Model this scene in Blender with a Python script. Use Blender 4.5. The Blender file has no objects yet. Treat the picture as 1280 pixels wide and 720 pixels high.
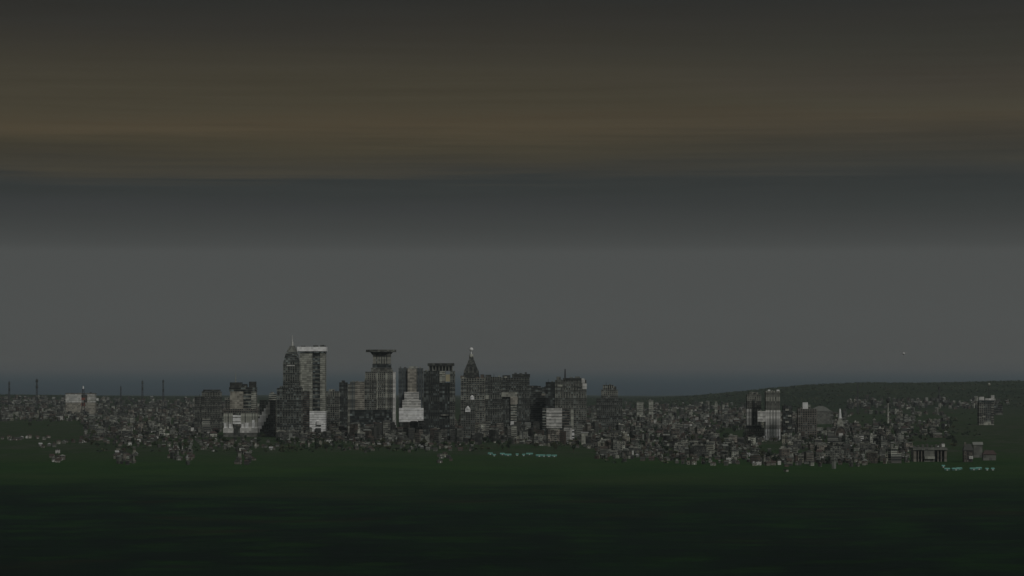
# A distant city skyline under a dark, banded overcast sky, seen across green plains.
import bpy, math, random
from math import radians, sin, cos, pi

rnd = random.Random(11)
scene = bpy.context.scene
col = scene.collection

F = 3630.0            # focal length in photo pixels (1280 wide)
YH = 490.0            # photo row of the camera's level
HC = 100.0            # camera height

# ------------------------------------------------------------------ terrain
def sstep(a, b, x):
    t = max(0.0, min(1.0, (x - a) / (b - a)))
    return t * t * (3 - 2 * t)

def lerp_tab(tab, x):
    if x <= tab[0][0]: return tab[0][1]
    for (a, b), (c, d) in zip(tab, tab[1:]):
        if x <= c:
            t = (x - a) / (c - a)
            return b + (d - b) * t
    return tab[-1][1]

RISE = [(-1e9, 0), (3650, 0), (4300, 7), (5300, 22), (6500, 32), (8000, 42), (11000, 54), (14000, 62), (60000, 62)]

def ground(x, y):
    z = lerp_tab(RISE, y)
    z += 98.0 * math.exp(-((x * x + y * y) / 200.0 ** 2))             # the knoll the view is taken from
    a = x / max(y, 500.0)
    if y > 7000:
        h = 84.0 * sstep(0.036, 0.128, a) * (1 + 0.05 * sin(x / 410.0) + 0.03 * sin(x / 173.0 + 1))
        z += h * sstep(8300, 12500, y) * (1 - 0.85 * sstep(15000, 21000, y))
        z += 20.0 * sstep(0.100, 0.19, -a) * sstep(9000, 14000, y) * (1 - sstep(17000, 23000, y))
        z += 5.0 * (1 + sin(x / 530.0 + 2) * sin(x / 1290.0)) * sstep(10000, 14000, y)
    if y > 900:
        z += 1.6 * (sin(x / 97.0 + y / 230.0) * sin(y / 141.0 - x / 310.0)) * sstep(900, 1500, y)
    return z

def depth_of(px, py):
    """distance at which the ground shows at photo row py in column px (first hit walking out)"""
    y = 1500.0
    while y < 24000:
        x = (px - 640) / F * y
        row = YH + (HC - ground(x, y)) * F / y
        if row <= py: return y
        y += 12.0
    return 24000.0

# ------------------------------------------------------------------ materials
def lin(c):
    return tuple(((v / 255) / 12.92 if v / 255 <= 0.04045 else ((v / 255 + 0.055) / 1.055) ** 2.4) for v in c)

class NT:
    def __init__(s, tree): s.t = tree
    def n(s, kind, **kw):
        nd = s.t.nodes.new(kind)
        for k, v in kw.items(): setattr(nd, k, v)
        return nd
    def l(s, a, b): s.t.links.new(a, b)
    def _in(s, nd, i, v):
        if v is None: return
        if hasattr(v, 'is_linked') or isinstance(v, bpy.types.NodeSocket): s.l(v, nd.inputs[i])
        else: nd.inputs[i].default_value = v
    def m(s, op, a, b=None, c=None, clamp=False):
        nd = s.n('ShaderNodeMath', operation=op); nd.use_clamp = clamp
        s._in(nd, 0, a); s._in(nd, 1, b); s._in(nd, 2, c)
        return nd.outputs[0]
    def mix(s, f, a, b, blend='MIX'):
        nd = s.n('ShaderNodeMix', data_type='RGBA', blend_type=blend)
        s._in(nd, 0, f); s._in(nd, 6, a); s._in(nd, 7, b)
        return nd.outputs[2]
    def noise(s, vec, scale, detail=3, rough=.55):
        nd = s.n('ShaderNodeTexNoise'); s.l(vec, nd.inputs['Vector'])
        nd.inputs['Scale'].default_value = scale; nd.inputs['Detail'].default_value = detail
        nd.inputs['Roughness'].default_value = rough
        return nd.outputs['Fac']
    def mapr(s, v, a, b, c=0.0, d=1.0):
        nd = s.n('ShaderNodeMapRange', interpolation_type='SMOOTHSTEP'); s.l(v, nd.inputs[0])
        for i, q in enumerate((a, b, c, d)): nd.inputs[i + 1].default_value = q
        return nd.outputs[0]
    def ramp(s, f, stops):
        nd = s.n('ShaderNodeValToRGB'); e = nd.color_ramp.elements
        while len(e) < len(stops): e.new(0.5)
        for el, (p, c) in zip(e, stops): el.position = p; el.color = (*c, 1)
        s.l(f, nd.inputs[0]); return nd.outputs[0]

def new_mat(name):
    m = bpy.data.materials.new(name); m.use_nodes = True
    t = m.node_tree; b = t.nodes['Principled BSDF']
    return m, NT(t), b

def c4(c): return (*c, 1)

def plain(name, c, rough=.8, var=.25, scale=.12, metal=0.0, cell=0.0, cw=4.2, ch=3.7, blinds=0.0):
    m, n, b = new_mat(name)
    g = n.n('ShaderNodeTexCoord'); oi = n.n('ShaderNodeObjectInfo')
    f = n.noise(g.outputs['Object'], scale, 4)
    f2 = n.m('ADD', n.m('MULTIPLY', f, var * 2), n.m('MULTIPLY', oi.outputs['Random'], var))
    v = n.m('ADD', f2, 1 - var * 1.5)
    if cell or blinds:
        uv = n.n('ShaderNodeUVMap'); sp = n.n('ShaderNodeSeparateXYZ'); n.l(uv.outputs[0], sp.inputs[0])
        cv = n.n('ShaderNodeCombineXYZ'); n.l(n.m('FLOOR', n.m('DIVIDE', sp.outputs[0], cw)), cv.inputs[0]); n.l(n.m('FLOOR', n.m('DIVIDE', sp.outputs[1], ch)), cv.inputs[1])
        wn = n.n('ShaderNodeTexWhiteNoise', noise_dimensions='2D'); n.l(cv.outputs[0], wn.inputs['Vector'])
        v = n.m('MULTIPLY', v, n.m('ADD', 1 - cell / 2, n.m('MULTIPLY', wn.outputs['Value'], cell)))
        if blinds: v = n.m('ADD', v, n.m('MULTIPLY', n.m('POWER', wn.outputs['Value'], 6.0), blinds))
    mul = n.mix(1.0, c4(c), n.n('ShaderNodeCombineColor').outputs[0], 'MULTIPLY')
    cc = mul.node.inputs[7].links[0].from_node
    for i in range(3): n.l(v, cc.inputs[i])
    n.l(mul, b.inputs['Base Color'])
    b.inputs['Roughness'].default_value = rough; b.inputs['Metallic'].default_value = metal
    return m

def windowed(name, c, glass=(.03, .034, .038), cw=3.4, ch=3.3, ww=.58, wh=.52, var=.22):
    """wall with a grid of windows laid out in metres along the wall"""
    m, n, b = new_mat(name)
    uv = n.n('ShaderNodeUVMap'); sp = n.n('ShaderNodeSeparateXYZ'); n.l(uv.outputs[0], sp.inputs[0])
    u = n.m('DIVIDE', sp.outputs[0], cw); v = n.m('DIVIDE', sp.outputs[1], ch)
    fu = n.m('FRACT', u); fv = n.m('FRACT', v)
    a = n.m('LESS_THAN', n.m('ABSOLUTE', n.m('SUBTRACT', fu, .5)), ww / 2)
    d = n.m('LESS_THAN', n.m('ABSOLUTE', n.m('SUBTRACT', fv, .52)), wh / 2)
    geo = n.n('ShaderNodeNewGeometry'); sn = n.n('ShaderNodeSeparateXYZ')
    n.l(geo.outputs['Normal'], sn.inputs[0])
    side = n.m('LESS_THAN', n.m('ABSOLUTE', sn.outputs[2]), .5)
    win = n.m('MULTIPLY', n.m('MULTIPLY', a, d), side)
    cell = n.n('ShaderNodeCombineXYZ'); n.l(n.m('FLOOR', u), cell.inputs[0]); n.l(n.m('FLOOR', v), cell.inputs[1])
    wn = n.n('ShaderNodeTexWhiteNoise', noise_dimensions='2D'); n.l(cell.outputs[0], wn.inputs['Vector'])
    oc = n.n('ShaderNodeTexCoord'); oi = n.n('ShaderNodeObjectInfo')
    f = n.noise(oc.outputs['Object'], .09, 4)
    val = n.m('ADD', n.m('ADD', n.m('MULTIPLY', f, var * 2), n.m('MULTIPLY', oi.outputs['Random'], var * 1.3)), 1 - var * 1.65)
    cc = n.n('ShaderNodeCombineColor')
    for i in range(3): pass
    wn2 = n.n('ShaderNodeTexWhiteNoise', noise_dimensions='3D'); n.l(cell.outputs[0], wn2.inputs['Vector']); n.l(oi.outputs['Random'], cell.inputs[2])
    val2 = n.m('MULTIPLY', val, n.m('ADD', .3, n.m('MULTIPLY', n.m('POWER', wn2.outputs['Value'], 1.6), 1.9)))
    for i in range(3): n.l(val2, cc.inputs[i])
    wall = n.mix(1.0, c4(c), cc.outputs[0], 'MULTIPLY')
    gl = n.mix(n.m('POWER', wn.outputs['Value'], 4.0), c4(glass), c4((.22, .21, .19)))   # some blinds drawn
    n.l(n.mix(win, wall, gl), b.inputs['Base Color'])
    n.l(n.m('SUBTRACT', .85, n.m('MULTIPLY', win, .6)), b.inputs['Roughness'])
    return m

M = {}
M['concrete'] = plain('weathered_concrete', (0.190, 0.191, 0.161), cell=1.2)
M['pale'] = plain('pale_render', (0.320, 0.325, 0.275), var=.15, cell=.8)
M['white'] = plain('white_paint', (.78, .78, .76), var=.12, cell=.4)
M['offwhite'] = plain('off_white_panel', (.54, .535, .50), var=.12, cell=.6)
M['beige'] = plain('beige_stone', (0.288, 0.271, 0.225), var=.15, cell=.85)
M['yellow'] = plain('ochre_panel', (.38, .34, .22), var=.12)
M['dark'] = plain('dark_cladding', (0.032, 0.034, 0.029), cell=1.2, blinds=2.0)
M['brown'] = plain('brown_brick', (0.080, 0.065, 0.051), cell=1.2)
M['grey'] = plain('grey_cladding', (0.105, 0.109, 0.093), cell=1.5)
M['glass'] = plain('dark_glass', (0.029, 0.034, 0.033), rough=.25, var=.3, scale=.05, cell=1.0, blinds=7.0)
M['blueglass'] = plain('blue_grey_glass', (.085, .10, .105), rough=.3, var=.2, scale=.05, cell=.8)
M['steel'] = plain('dark_steel', (.035, .036, .038), rough=.6)
M['redpaint'] = plain('faded_red_paint', (.22, .07, .05), rough=.7)
M['rust'] = plain('rusty_roof', (0.065, 0.048, 0.037))
M['tile'] = plain('clay_tile', (0.069, 0.046, 0.040))
M['tin'] = plain('tin_roof', (0.218, 0.227, 0.200), rough=.6)
M['tinpale'] = plain('pale_tin_roof', (0.371, 0.375, 0.362), rough=.6)
M['tindark'] = plain('dark_tin_roof', (0.058, 0.059, 0.051))
M['pink'] = plain('pinkish_wall', (0.162, 0.146, 0.122), cell=.7)
M['cream'] = plain('cream_wall', (0.218, 0.216, 0.169))
M['greywall'] = plain('grey_wall', (0.117, 0.119, 0.103), cell=.8)
M['teal'] = plain('pale_teal_sheet', (.14, .36, .30), rough=.6, var=.15)
M['tealdark'] = plain('teal_wall', (.07, .17, .145))
M['bark'] = plain('bark', (.07, .05, .035))
M['feather'] = plain('pale_feathers', (.8, .8, .77), var=.1)
M['w_grey'] = windowed('grey_block_wall', (0.177, 0.183, 0.156))
M['w_dark'] = windowed('charcoal_block_wall', (0.064, 0.066, 0.057), cw=3.0)
M['w_beige'] = windowed('beige_block_wall', (0.229, 0.222, 0.173), cw=3.8)
M['w_pale'] = windowed('pale_block_wall', (0.347, 0.354, 0.299), ww=.5)
M['w_brown'] = windowed('brown_block_wall', (0.093, 0.080, 0.064), ww=.5)
M['w_pink'] = windowed('pinkish_block_wall', (0.186, 0.166, 0.137), ww=.45)
M['w_band'] = windowed('grey_banded_wall', (0.204, 0.208, 0.179), cw=40., ww=.97, wh=.46)
M['w_green'] = windowed('greenish_grey_wall', (0.097, 0.109, 0.087), cw=3.6)

def leaf_mat(name, c):
    m, n, b = new_mat(name)
    g = n.n('ShaderNodeNewGeometry'); oi = n.n('ShaderNodeObjectInfo')
    v = n.m('ADD', n.m('MULTIPLY', g.outputs['Random Per Island'], .8), n.m('ADD', n.m('MULTIPLY', oi.outputs['Random'], .3), .55))
    cc = n.n('ShaderNodeCombineColor')
    for i in range(3): n.l(v, cc.inputs[i])
    n.l(n.mix(1.0, c4(c), cc.outputs[0], 'MULTIPLY'), b.inputs['Base Color'])
    b.inputs['Roughness'].default_value = .75
    return m
M['leaf'] = leaf_mat('green_leaves', (.038, .060, .024))
M['leafdark'] = leaf_mat('dark_leaves', (.024, .042, .021))
M['leafolive'] = leaf_mat('olive_leaves', (.050, .058, .025))

def ground_mat():
    m, n, b = new_mat('grass_and_scrub')
    g = n.n('ShaderNodeNewGeometry'); sp = n.n('ShaderNodeSeparateXYZ'); P = g.outputs['Position']
    n.l(P, sp.inputs[0]); Y = sp.outputs[1]
    big = n.noise(P, 1 / 420., 3); mid = n.noise(P, 1 / 120., 4, .6); fine = n.noise(P, 1 / 26., 5, .65)
    grass = n.mix(n.mapr(mid, .3, .7), c4((.015, .050, .011)), c4((.028, .067, .015)))
    grass = n.mix(n.mapr(big, .45, .75, 0, .55), grass, c4((.036, .055, .022)))
    scrub = n.mix(n.mapr(mid, .41, .59), c4((.004, .022, .009)), c4((.009, .038, .011)))
    scrub = n.mix(n.mapr(big, .5, .75, 0, .6), scrub, c4((.019, .022, .013)))
    scrub = n.mix(n.mapr(fine, .56, .74, 0, .35), scrub, c4((.007, .017, .017)))
    Yn = n.m('ADD', Y, n.m('MULTIPLY', n.m('SUBTRACT', big, .5), 1500.))
    deep = n.mix(n.mapr(mid, .41, .59), c4((.0025, .012, .006)), c4((.0055, .024, .0085)))
    scrub = n.mix(n.mapr(Yn, 1500., 2500.), deep, scrub)
    st = n.noise(P, 1 / 62., 3, .6); tone = n.noise(P, 1 / 170., 2)
    scrub = n.mix(n.mapr(st, .36, .64, .75, 0), scrub, c4((.004, .0125, .0095)))
    scrub = n.mix(n.mapr(st, .52, .70, 0, .65), scrub, c4((.011, .040, .009)))
    scrub = n.mix(n.mapr(tone, .58, .72, 0, .5), scrub, c4((.019, .018, .010)))
    base = n.mix(n.mapr(Yn, 2650., 3700.), scrub, grass)
    town = n.mix(n.mapr(fine, .42, .58), c4((.030, .046, .022)), c4((.085, .078, .066)))
    town = n.mix(n.mapr(mid, .45, .62, 0, .8), town, c4((.026, .05, .019)))
    X = sp.outputs[0]
    base = n.mix(n.m('MULTIPLY', n.mapr(Y, 3900., 4600.), .55), base, town)
    far = n.mix(n.mapr(big, .35, .65), c4((.020, .036, .018)), c4((.034, .050, .025)))
    far = n.mix(n.mapr(mid, .55, .7, 0, .4), far, c4((.052, .054, .036)))
    base = n.mix(n.mapr(Y, 7200., 9500.), base, far)
    spk = n.noise(P, 1 / 7., 2)
    cc = n.n('ShaderNodeCombineColor'); v = n.mapr(spk, .25, .75, .85, 1.15)
    for i in range(3): n.l(v, cc.inputs[i])
    n.l(n.mix(1.0, base, cc.outputs[0], 'MULTIPLY'), b.inputs['Base Color'])
    b.inputs['Roughness'].default_value = .95
    b.inputs['Specular IOR Level'].default_value = .1
    bp = n.n('ShaderNodeBump'); bp.inputs['Strength'].default_value = .6; bp.inputs['Distance'].default_value = 2.0
    n.l(fine, bp.inputs['Height']); n.l(bp.outputs[0], b.inputs['Normal'])
    return m
M['ground'] = ground_mat()

# ------------------------------------------------------------------ mesh building
class MB:
    def __init__(s): s.v = []; s.f = []; s.m = []; s.uv = []
    def quad(s, pts, mi, uvs=None):
        i = len(s.v); s.v += pts; s.f.append(tuple(range(i, i + len(pts)))); s.m.append(mi)
        s.uv += uvs if uvs else [(p[0], p[2]) for p in pts]
    def prism(s, poly, z0, z1, mi, top=None, poly2=None):
        """vertical prism on a counter-clockwise outline (poly2: outline at the top)"""
        p2 = poly2 or poly; n = len(poly); run = 0.0
        for k in range(n):
            a, b_ = poly[k], poly[(k + 1) % n]; c, d = p2[(k + 1) % n], p2[k]
            L = math.hypot(b_[0] - a[0], b_[1] - a[1])
            s.quad([(*a, z0), (*b_, z0), (*c, z1), (*d, z1)], mi, [(run, z0), (run + L, z0), (run + L, z1), (run, z1)])
            run += L
        s.quad([(*p, z1) for p in p2], mi if top is None else top)
        s.quad([(*p, z0) for p in reversed(poly)], mi)
        return s
    def box(s, x0, x1, y0, y1, z0, z1, mi=0, top=None):
        return s.prism([(x0, y0), (x1, y0), (x1, y1), (x0, y1)], z0, z1, mi, top)
    def frustum(s, a, b_, z0, z1, mi=0):
        r = lambda q: [(q[0], q[2]), (q[1], q[2]), (q[1], q[3]), (q[0], q[3])]
        return s.prism(r(a), z0, z1, mi, None, r(b_))
    def cyl(s, cx, cy, r0, r1, z0, z1, mi=0, n=10):
        c = lambda r: [(cx + r * cos(2 * pi * k / n), cy + r * sin(2 * pi * k / n)) for k in range(n)]
        return s.prism(c(r0), z0, z1, mi, None, c(r1))
    def ball(s, cx, cy, cz, r, mi=0, n=10, k=6):
        for j in range(k):
            a0 = -pi / 2 + pi * j / k; a1 = -pi / 2 + pi * (j + 1) / k
            for i in range(n):
                p0, p1 = 2 * pi * i / n, 2 * pi * (i + 1) / n
                q = lambda a, p: (cx + r * cos(a) * cos(p), cy + r * cos(a) * sin(p), cz + r * sin(a))
                s.quad([q(a0, p0), q(a0, p1), q(a1, p1), q(a1, p0)], mi)
        return s
    def bar(s, a, b_, t, mi=0):
        ax, ay, az = a; bx, by, bz = b_
        if az > bz: a, b_ = b_, a; ax, ay, az = a; bx, by, bz = b_
        if bz - az < t * .5:                                  # level bar
            dx, dy = bx - ax, by - ay; L = math.hypot(dx, dy) or 1; nx, ny = -dy / L * t / 2, dx / L * t / 2
            s.prism([(ax - nx, ay - ny), (bx - nx, by - ny), (bx + nx, by + ny), (ax + nx, ay + ny)], az - t / 2, az + t / 2, mi)
        else:
            r = lambda x, y: (x - t / 2, x + t / 2, y - t / 2, y + t / 2)
            s.frustum(r(ax, ay), r(bx, by), az, bz, mi)
        return s
    def facade(s, x0, x1, y0, y1, z0, z1, style, floor=3.6, bay=4.0, out=.55, slab=1.25, pier=1.2, core=0, skin=1):
        """glazed core wrapped by real floor bands, piers or both"""
        s.box(x0 + out, x1 - out, y0 + out, y1 - out, z0, z1 - .3, core)
        if style in ('slabs', 'grid'):
            k = max(1, round((z1 - z0) / floor)); h = (z1 - z0) / k
            o = out * (.0 if style == 'slabs' else .35)
            for i in range(k + 1):
                za = max(z0, z0 + i * h - slab * .5); zb = min(z1, z0 + i * h + slab * .5)
                if zb - za > .05: s.box(x0 + o, x1 - o, y0 + o, y1 - o, za, zb, skin)
        if style in ('fins', 'grid'):
            for (ax, bx, ay, by) in ((x0, x1, y0, None), (x0, x1, y1, None), (x0, None, y0, y1), (x1, None, y0, y1)):
                L = (x1 - x0) if bx is not None else (y1 - y0)
                k = max(1, round(L / bay))
                for i in range(k + 1):
                    t = i / k
                    if bx is not None:
                        cx = ax + .003 + (bx - ax - .006) * t; cy = ay
                        sgn = 1 if ay == y0 else -1
                        px0 = min(max(cx - pier / 2, x0), x1 - pier); 
                        ya, yb = (cy, cy + sgn * out * 1.02) if sgn > 0 else (cy - out * 1.02, cy)
                        s.box(px0, px0 + pier, ya, yb, z0 + .01, z1 - .01, skin)
                    elif 0 < i < k:
                        cy = ay + (by - ay) * t
                        xa, xb = (x0, x0 + out * 1.02) if ax == x0 else (x1 - out * 1.02, x1)
                        s.box(xa, xb, cy - pier / 2, cy + pier / 2, z0 + .01, z1 - .01, skin)
        return s
    def build(s, name, mats, parent=None, loc=None, smooth=False):
        me = bpy.data.meshes.new(name); me.from_pydata(s.v, [], s.f)
        for q in mats: me.materials.append(M[q])
        me.polygons.foreach_set('material_index', s.m)
        uvl = me.uv_layers.new(name='UVMap')
        flat = [c for uv in s.uv for c in uv]; uvl.data.foreach_set('uv', flat)
        if smooth: me.polygons.foreach_set('use_smooth', [True] * len(s.f))
        me.update()
        o = bpy.data.objects.new(name, me); col.objects.link(o)
        if parent: o.parent = parent
        if loc: o.location = loc
        return o

def empty(name, loc, label, cat, group=None):
    o = bpy.data.objects.new(name, None); col.objects.link(o)
    o.location = loc; o.empty_display_size = 1
    o['label'] = label; o['category'] = cat
    if group: o['group'] = group
    return o

def copy_tree(o, parent=None):
    c = o.copy(); col.objects.link(c)
    if parent: c.parent = parent
    for ch in list(o.children): copy_tree(ch, c)
    return c

# ------------------------------------------------------------------ landmarks, given by their measured outline at their own distance
REFS = []   # (photo column, photo row of the foot, short phrase)

ALL = []
class L:
    def __init__(s, name, cx, D, label, cat, group=None, ref=None, dy=0):
        s.cx, s.D, s.k = cx, D, D / F; s.tops = []; ALL.append(s)
        x = (cx - 640) * s.k
        s.g = ground(x, D)
        s.root = empty(name, (x, D, s.g), label, cat, group)
        if ref: REFS.append((cx, YH + (HC - s.g) / s.k, ref))
    def x(s, px): return (px - s.cx) * s.k
    def z(s, py): return -4.0 if py is None else HC + (YH - py) * s.k - s.g
    def mb(s): return MB()
    def box(s, b, p0, p1, t, bot, mi=0, front=0., depth=20.):
        return b.box(s.x(p0), s.x(p1), front, front + depth, s.z(bot), s.z(t), mi)
    def fac(s, b, p0, p1, t, bot, style, front=0., depth=20., **kw):
        s.tops.append((p0, p1, t, front, depth))
        return b.facade(s.x(p0), s.x(p1), front, front + depth, s.z(bot), s.z(t), style, **kw)
    def part(s, name, b, *mats, parent=None): return b.build(name, mats, parent or s.root)

DT = 5250.0   # the row of tall towers

# --- stepped dark tower with spire
t = L('office_tower', 363.5, DT - 120, 'dark stepped office tower tapering to a thin pale spire', 'tower', ref='dark spired tower')
t.part('podium', t.fac(t.mb(), 346, 377, 485, None, 'grid', 0, 34, floor=4.2, bay=5), 'glass', 'grey')
b = t.fac(t.mb(), 353.5, 374, 452, 485, 'grid', 5, 26, floor=3.8, bay=4.4)
t.part('shaft', b, 'glass', 'grey')
b = t.mb(); b.frustum((t.x(354), t.x(373.5), 6, 30), (t.x(357), t.x(371), 10, 27), t.z(452), t.z(440), 0)
for py in (450, 447, 444, 441.5): t.box(b, 355 + (452 - py) * .2, 372.8 - (452 - py) * .18, py - .5, py + .5, 1, 5.6 + (452 - py) * .28, 24 - (452 - py) * .4)
b.frustum((t.x(357.5), t.x(370.5), 10, 27), (t.x(361.5), t.x(367.5), 15, 22), t.z(440), t.z(432), 1)
t.part('crown', b, 'glass', 'grey')
b = t.mb(); b.cyl(t.x(364.5), 18, 1.9, 1.5, t.z(432), t.z(427), 0); b.cyl(t.x(364.5), 18, .9, .25, t.z(427), t.z(419), 0)
t.part('spire', b, 'offwhite', parent=[c for c in t.root.children if c.name.startswith('crown')][0])
for px in (349, 352, 374.5): t.part('roof_plant', t.box(t.mb(), px, px + 2.2, 482.5, 485, 0, 8, 6), 'grey')
t.part('sign_band', t.box(t.mb(), 358, 368, 456.2, 457.6, 0, 4.5, 1.5), 'offwhite')

# --- tall pale slab tower with white crown
t = L('office_tower', 390, DT, 'tallest broad pale tower with white crown band and dark centre strip', 'tower', ref='white-crowned pale tower')
t.part('side_bay', t.fac(t.mb(), 374.5, 390.5, 441.3, 489, 'slabs', 0, 32, floor=3.5, out=.4, slab=2.85), 'grey', 'pale')
t.part('window_strip', t.fac(t.mb(), 390.6, 400, 441.3, 514, 'slabs', 1.0, 30, floor=7.6, slab=2.8), 'glass', 'grey')
t.part('stair_core', t.fac(t.mb(), 400.1, 406.5, 441.3, 514, 'slabs', 0, 32, floor=3.5, out=.4, slab=2.7), 'grey', 'pale')
t.part('lower_bay', t.fac(t.mb(), 377, 387, 489, None, 'slabs', 1, 28, floor=3.6, slab=1.6), 'glass', 'brown')
t.part('side_bay', t.fac(t.mb(), 386.9, 390.5, 489.1, 514, 'slabs', .2, 26, floor=3.5, out=.4, slab=2.8), 'grey', 'pale')
t.part('base_block', t.fac(t.mb(), 387, 407, 514, None, 'slabs', -1, 33, floor=4.2, out=.4, slab=3.75), 'grey', 'white')
b = t.box(t.mb(), 371.5, 408, 433.5, 439, 0, -2, 36); t.part('crown_band', b, 'white')
b = t.mb(); t.box(b, 372.5, 407.2, 439, 441.2, 0, -1, 34); t.part('crown_recess', b, 'glass')
for px, w, h in ((376, 5, 1.2), (391, 6, 1.8), (400, 4.5, 2.4), (405, 2, 1.5)): t.part('roof_plant', t.box(t.mb(), px, px + w, 433.5 - h, 433.5, 0, 6, 12), 'dark')
t.part('entrance_canopy', t.box(t.mb(), 396, 402, 526, 531, 0, -5, 4), 'white')

# --- tower with flared flat top
t = L('conference_tower', 476, DT + 60, 'tower with narrow neck under a wide flat flared roof slab', 'tower', ref='flare-topped tower')
b = t.mb(); b.prism([(t.x(476) + t.k * 19 * cos(a), 13 + t.k * 13 * sin(a)) for a in [2 * pi * i / 14 for i in range(14)]], t.z(440), t.z(437), 0)
t.part('flared_roof', b, 'grey')
b = t.mb(); c = lambda r: [(t.x(476.5) + t.k * r * cos(a), 13 + t.k * r * .75 * sin(a)) for a in [2 * pi * i / 14 for i in range(14)]]
b.prism(c(10.5), t.z(444.5), t.z(440), 0, None, c(14.5)); t.part('flare', b, 'dark')
b = t.fac(t.mb(), 466, 488, 441, 455, 'fins', 3, 22, bay=4.6, pier=3.0); t.part('neck', b, 'glass', 'concrete')
t.part('gallery', t.box(t.mb(), 465.5, 488.5, 455, 459.5, 0, 2.2, 24), 'glass')
b = t.fac(t.mb(), 463.5, 489.5, 459.8, 464.5, 'slabs', .6, 26, floor=2.4); t.part('lower_gallery', b, 'glass', 'concrete')
t.part('shaft', t.fac(t.mb(), 456.5, 487, 464.5, 512, 'grid', 0, 30, floor=3.5, bay=3.8, pier=1.5, slab=1.5), 'glass', 'concrete')
t.part('stair_core', t.fac(t.mb(), 488, 491, 462, 512, 'slabs', 1, 20, floor=3.5, out=.3, slab=2.4), 'glass', 'concrete')
b = t.box(t.mb(), 491, 494.5, 465, 531, 0, -1, 18); b.frustum((t.x(489.3), t.x(495.8), -4, 10), (t.x(490.8), t.x(494.6), -1.2, 9), t.z(536), t.z(530), 0)
t.part('pale_pier', b, 'offwhite')
t.part('podium', t.fac(t.mb(), 457, 490, 512, None, 'slabs', .5, 36, floor=5), 'glass', 'dark')
for px in (470.5, 482): t.part('pilaster', t.box(t.mb(), px, px + 1.8, 466, 512, 0, -.8, 2), 'pale')

# --- twin block beside it
t = L('office_block', 447, DT - 60, 'broad grey office block with one pale panel left of flared tower', 'building', ref='pale-panelled grey block')
t.part('wing', t.fac(t.mb(), 437.5, 444, 477, 512, 'fins', 0, 24, bay=3.5), 'blueglass', 'concrete')
t.part('pale_panel', t.fac(t.mb(), 444, 455.5, 477, 512, 'slabs', -.6, 24, floor=3.6, out=.3, slab=2.9), 'dark', 'beige')
t.part('wing', t.fac(t.mb(), 455.5, 470.5, 475, 512, 'grid', -.2, 22, floor=3.6), 'glass', 'concrete')
t.part('podium', t.fac(t.mb(), 437, 466, 512, None, 'slabs', 0, 30, floor=5.5), 'glass', 'dark')
t.part('pale_pier', t.box(t.mb(), 434.8, 437.3, 480, None, 0, -.5, 14), 'concrete')

# --- stepped white block on a glass slab
t = L('office_slab', 513, DT + 150, 'glass slab tower with stepped white block climbing its front', 'tower', ref='stepped white block')
t.part('glass_slab', t.fac(t.mb(), 498, 528.5, 460, None, 'fins', 6, 24, bay=5, pier=1.0), 'blueglass', 'grey')
t.part('centre_bay', t.fac(t.mb(), 509.5, 520.5, 460.5, 490, 'slabs', 0, 8, floor=5.6, out=.3, slab=5.0), 'grey', 'beige')
t.part('middle_step', t.fac(t.mb(), 505.5, 523.5, 490, 500, 'slabs', -4, 12, floor=4.8, out=.3, slab=4.1), 'grey', 'offwhite')
t.part('middle_step', t.fac(t.mb(), 503, 526, 500, 510, 'slabs', -7, 16, floor=4.8, out=.3, slab=4.1), 'grey', 'offwhite')
t.part('base_block', t.fac(t.mb(), 499, 529.5, 510, 527.5, 'slabs', -10, 22, floor=9.5, out=.3, slab=8.0), 'pale', 'white')
t.part('plinth', t.box(t.mb(), 500, 529, 527.5, None, 0, -9.5, 20), 'dark')
t.part('roof_plant', t.box(t.mb(), 511, 519, 458, 460, 0, 8, 10), 'pale')

# --- dark tower with overhanging lid
t = L('office_tower', 549, DT - 200, 'dark charcoal tower with a heavy flat lid on short columns', 'tower', ref='dark lidded tower')
t.part('roof_lid', t.box(t.mb(), 534.5, 567.5, 454, 457.3, 0, -1, 34), 'dark')
b = t.box(t.mb(), 536.5, 565.5, 457.3, 463.5, 0, 4, 26)
for i in range(8): t.box(b, 536 + i * 4.1, 537.1 + i * 4.1, 457.3, 463.5, 1, 0, 2)
t.part('roof_storey', b, 'glass', 'concrete')
t.part('shaft', t.fac(t.mb(), 529.5, 549.5, 463.5, None, 'grid', 0, 32, floor=3.7, bay=4.2, slab=.9), 'glass', 'dark')
t.part('shaft', t.fac(t.mb(), 549.5, 562.5, 478, None, 'fins', 1, 30, bay=5), 'glass', 'dark')
t.part('shaft', t.fac(t.mb(), 562.5, 568.5, 463.5, None, 'grid', 0, 30, floor=3.7, slab=1.4), 'glass', 'grey')
t.part('pale_panel', t.fac(t.mb(), 549.5, 556.5, 464, 478, 'slabs', -.4, 20, floor=4.2, out=.3, slab=3), 'glass', 'pale')
t.part('ochre_panel', t.box(t.mb(), 557, 562.3, 468, 477, 0, -.6, 12), 'yellow')
t.part('balcony', t.box(t.mb(), 551, 561, 518, 519.5, 0, -3, 4), 'concrete')

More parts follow.
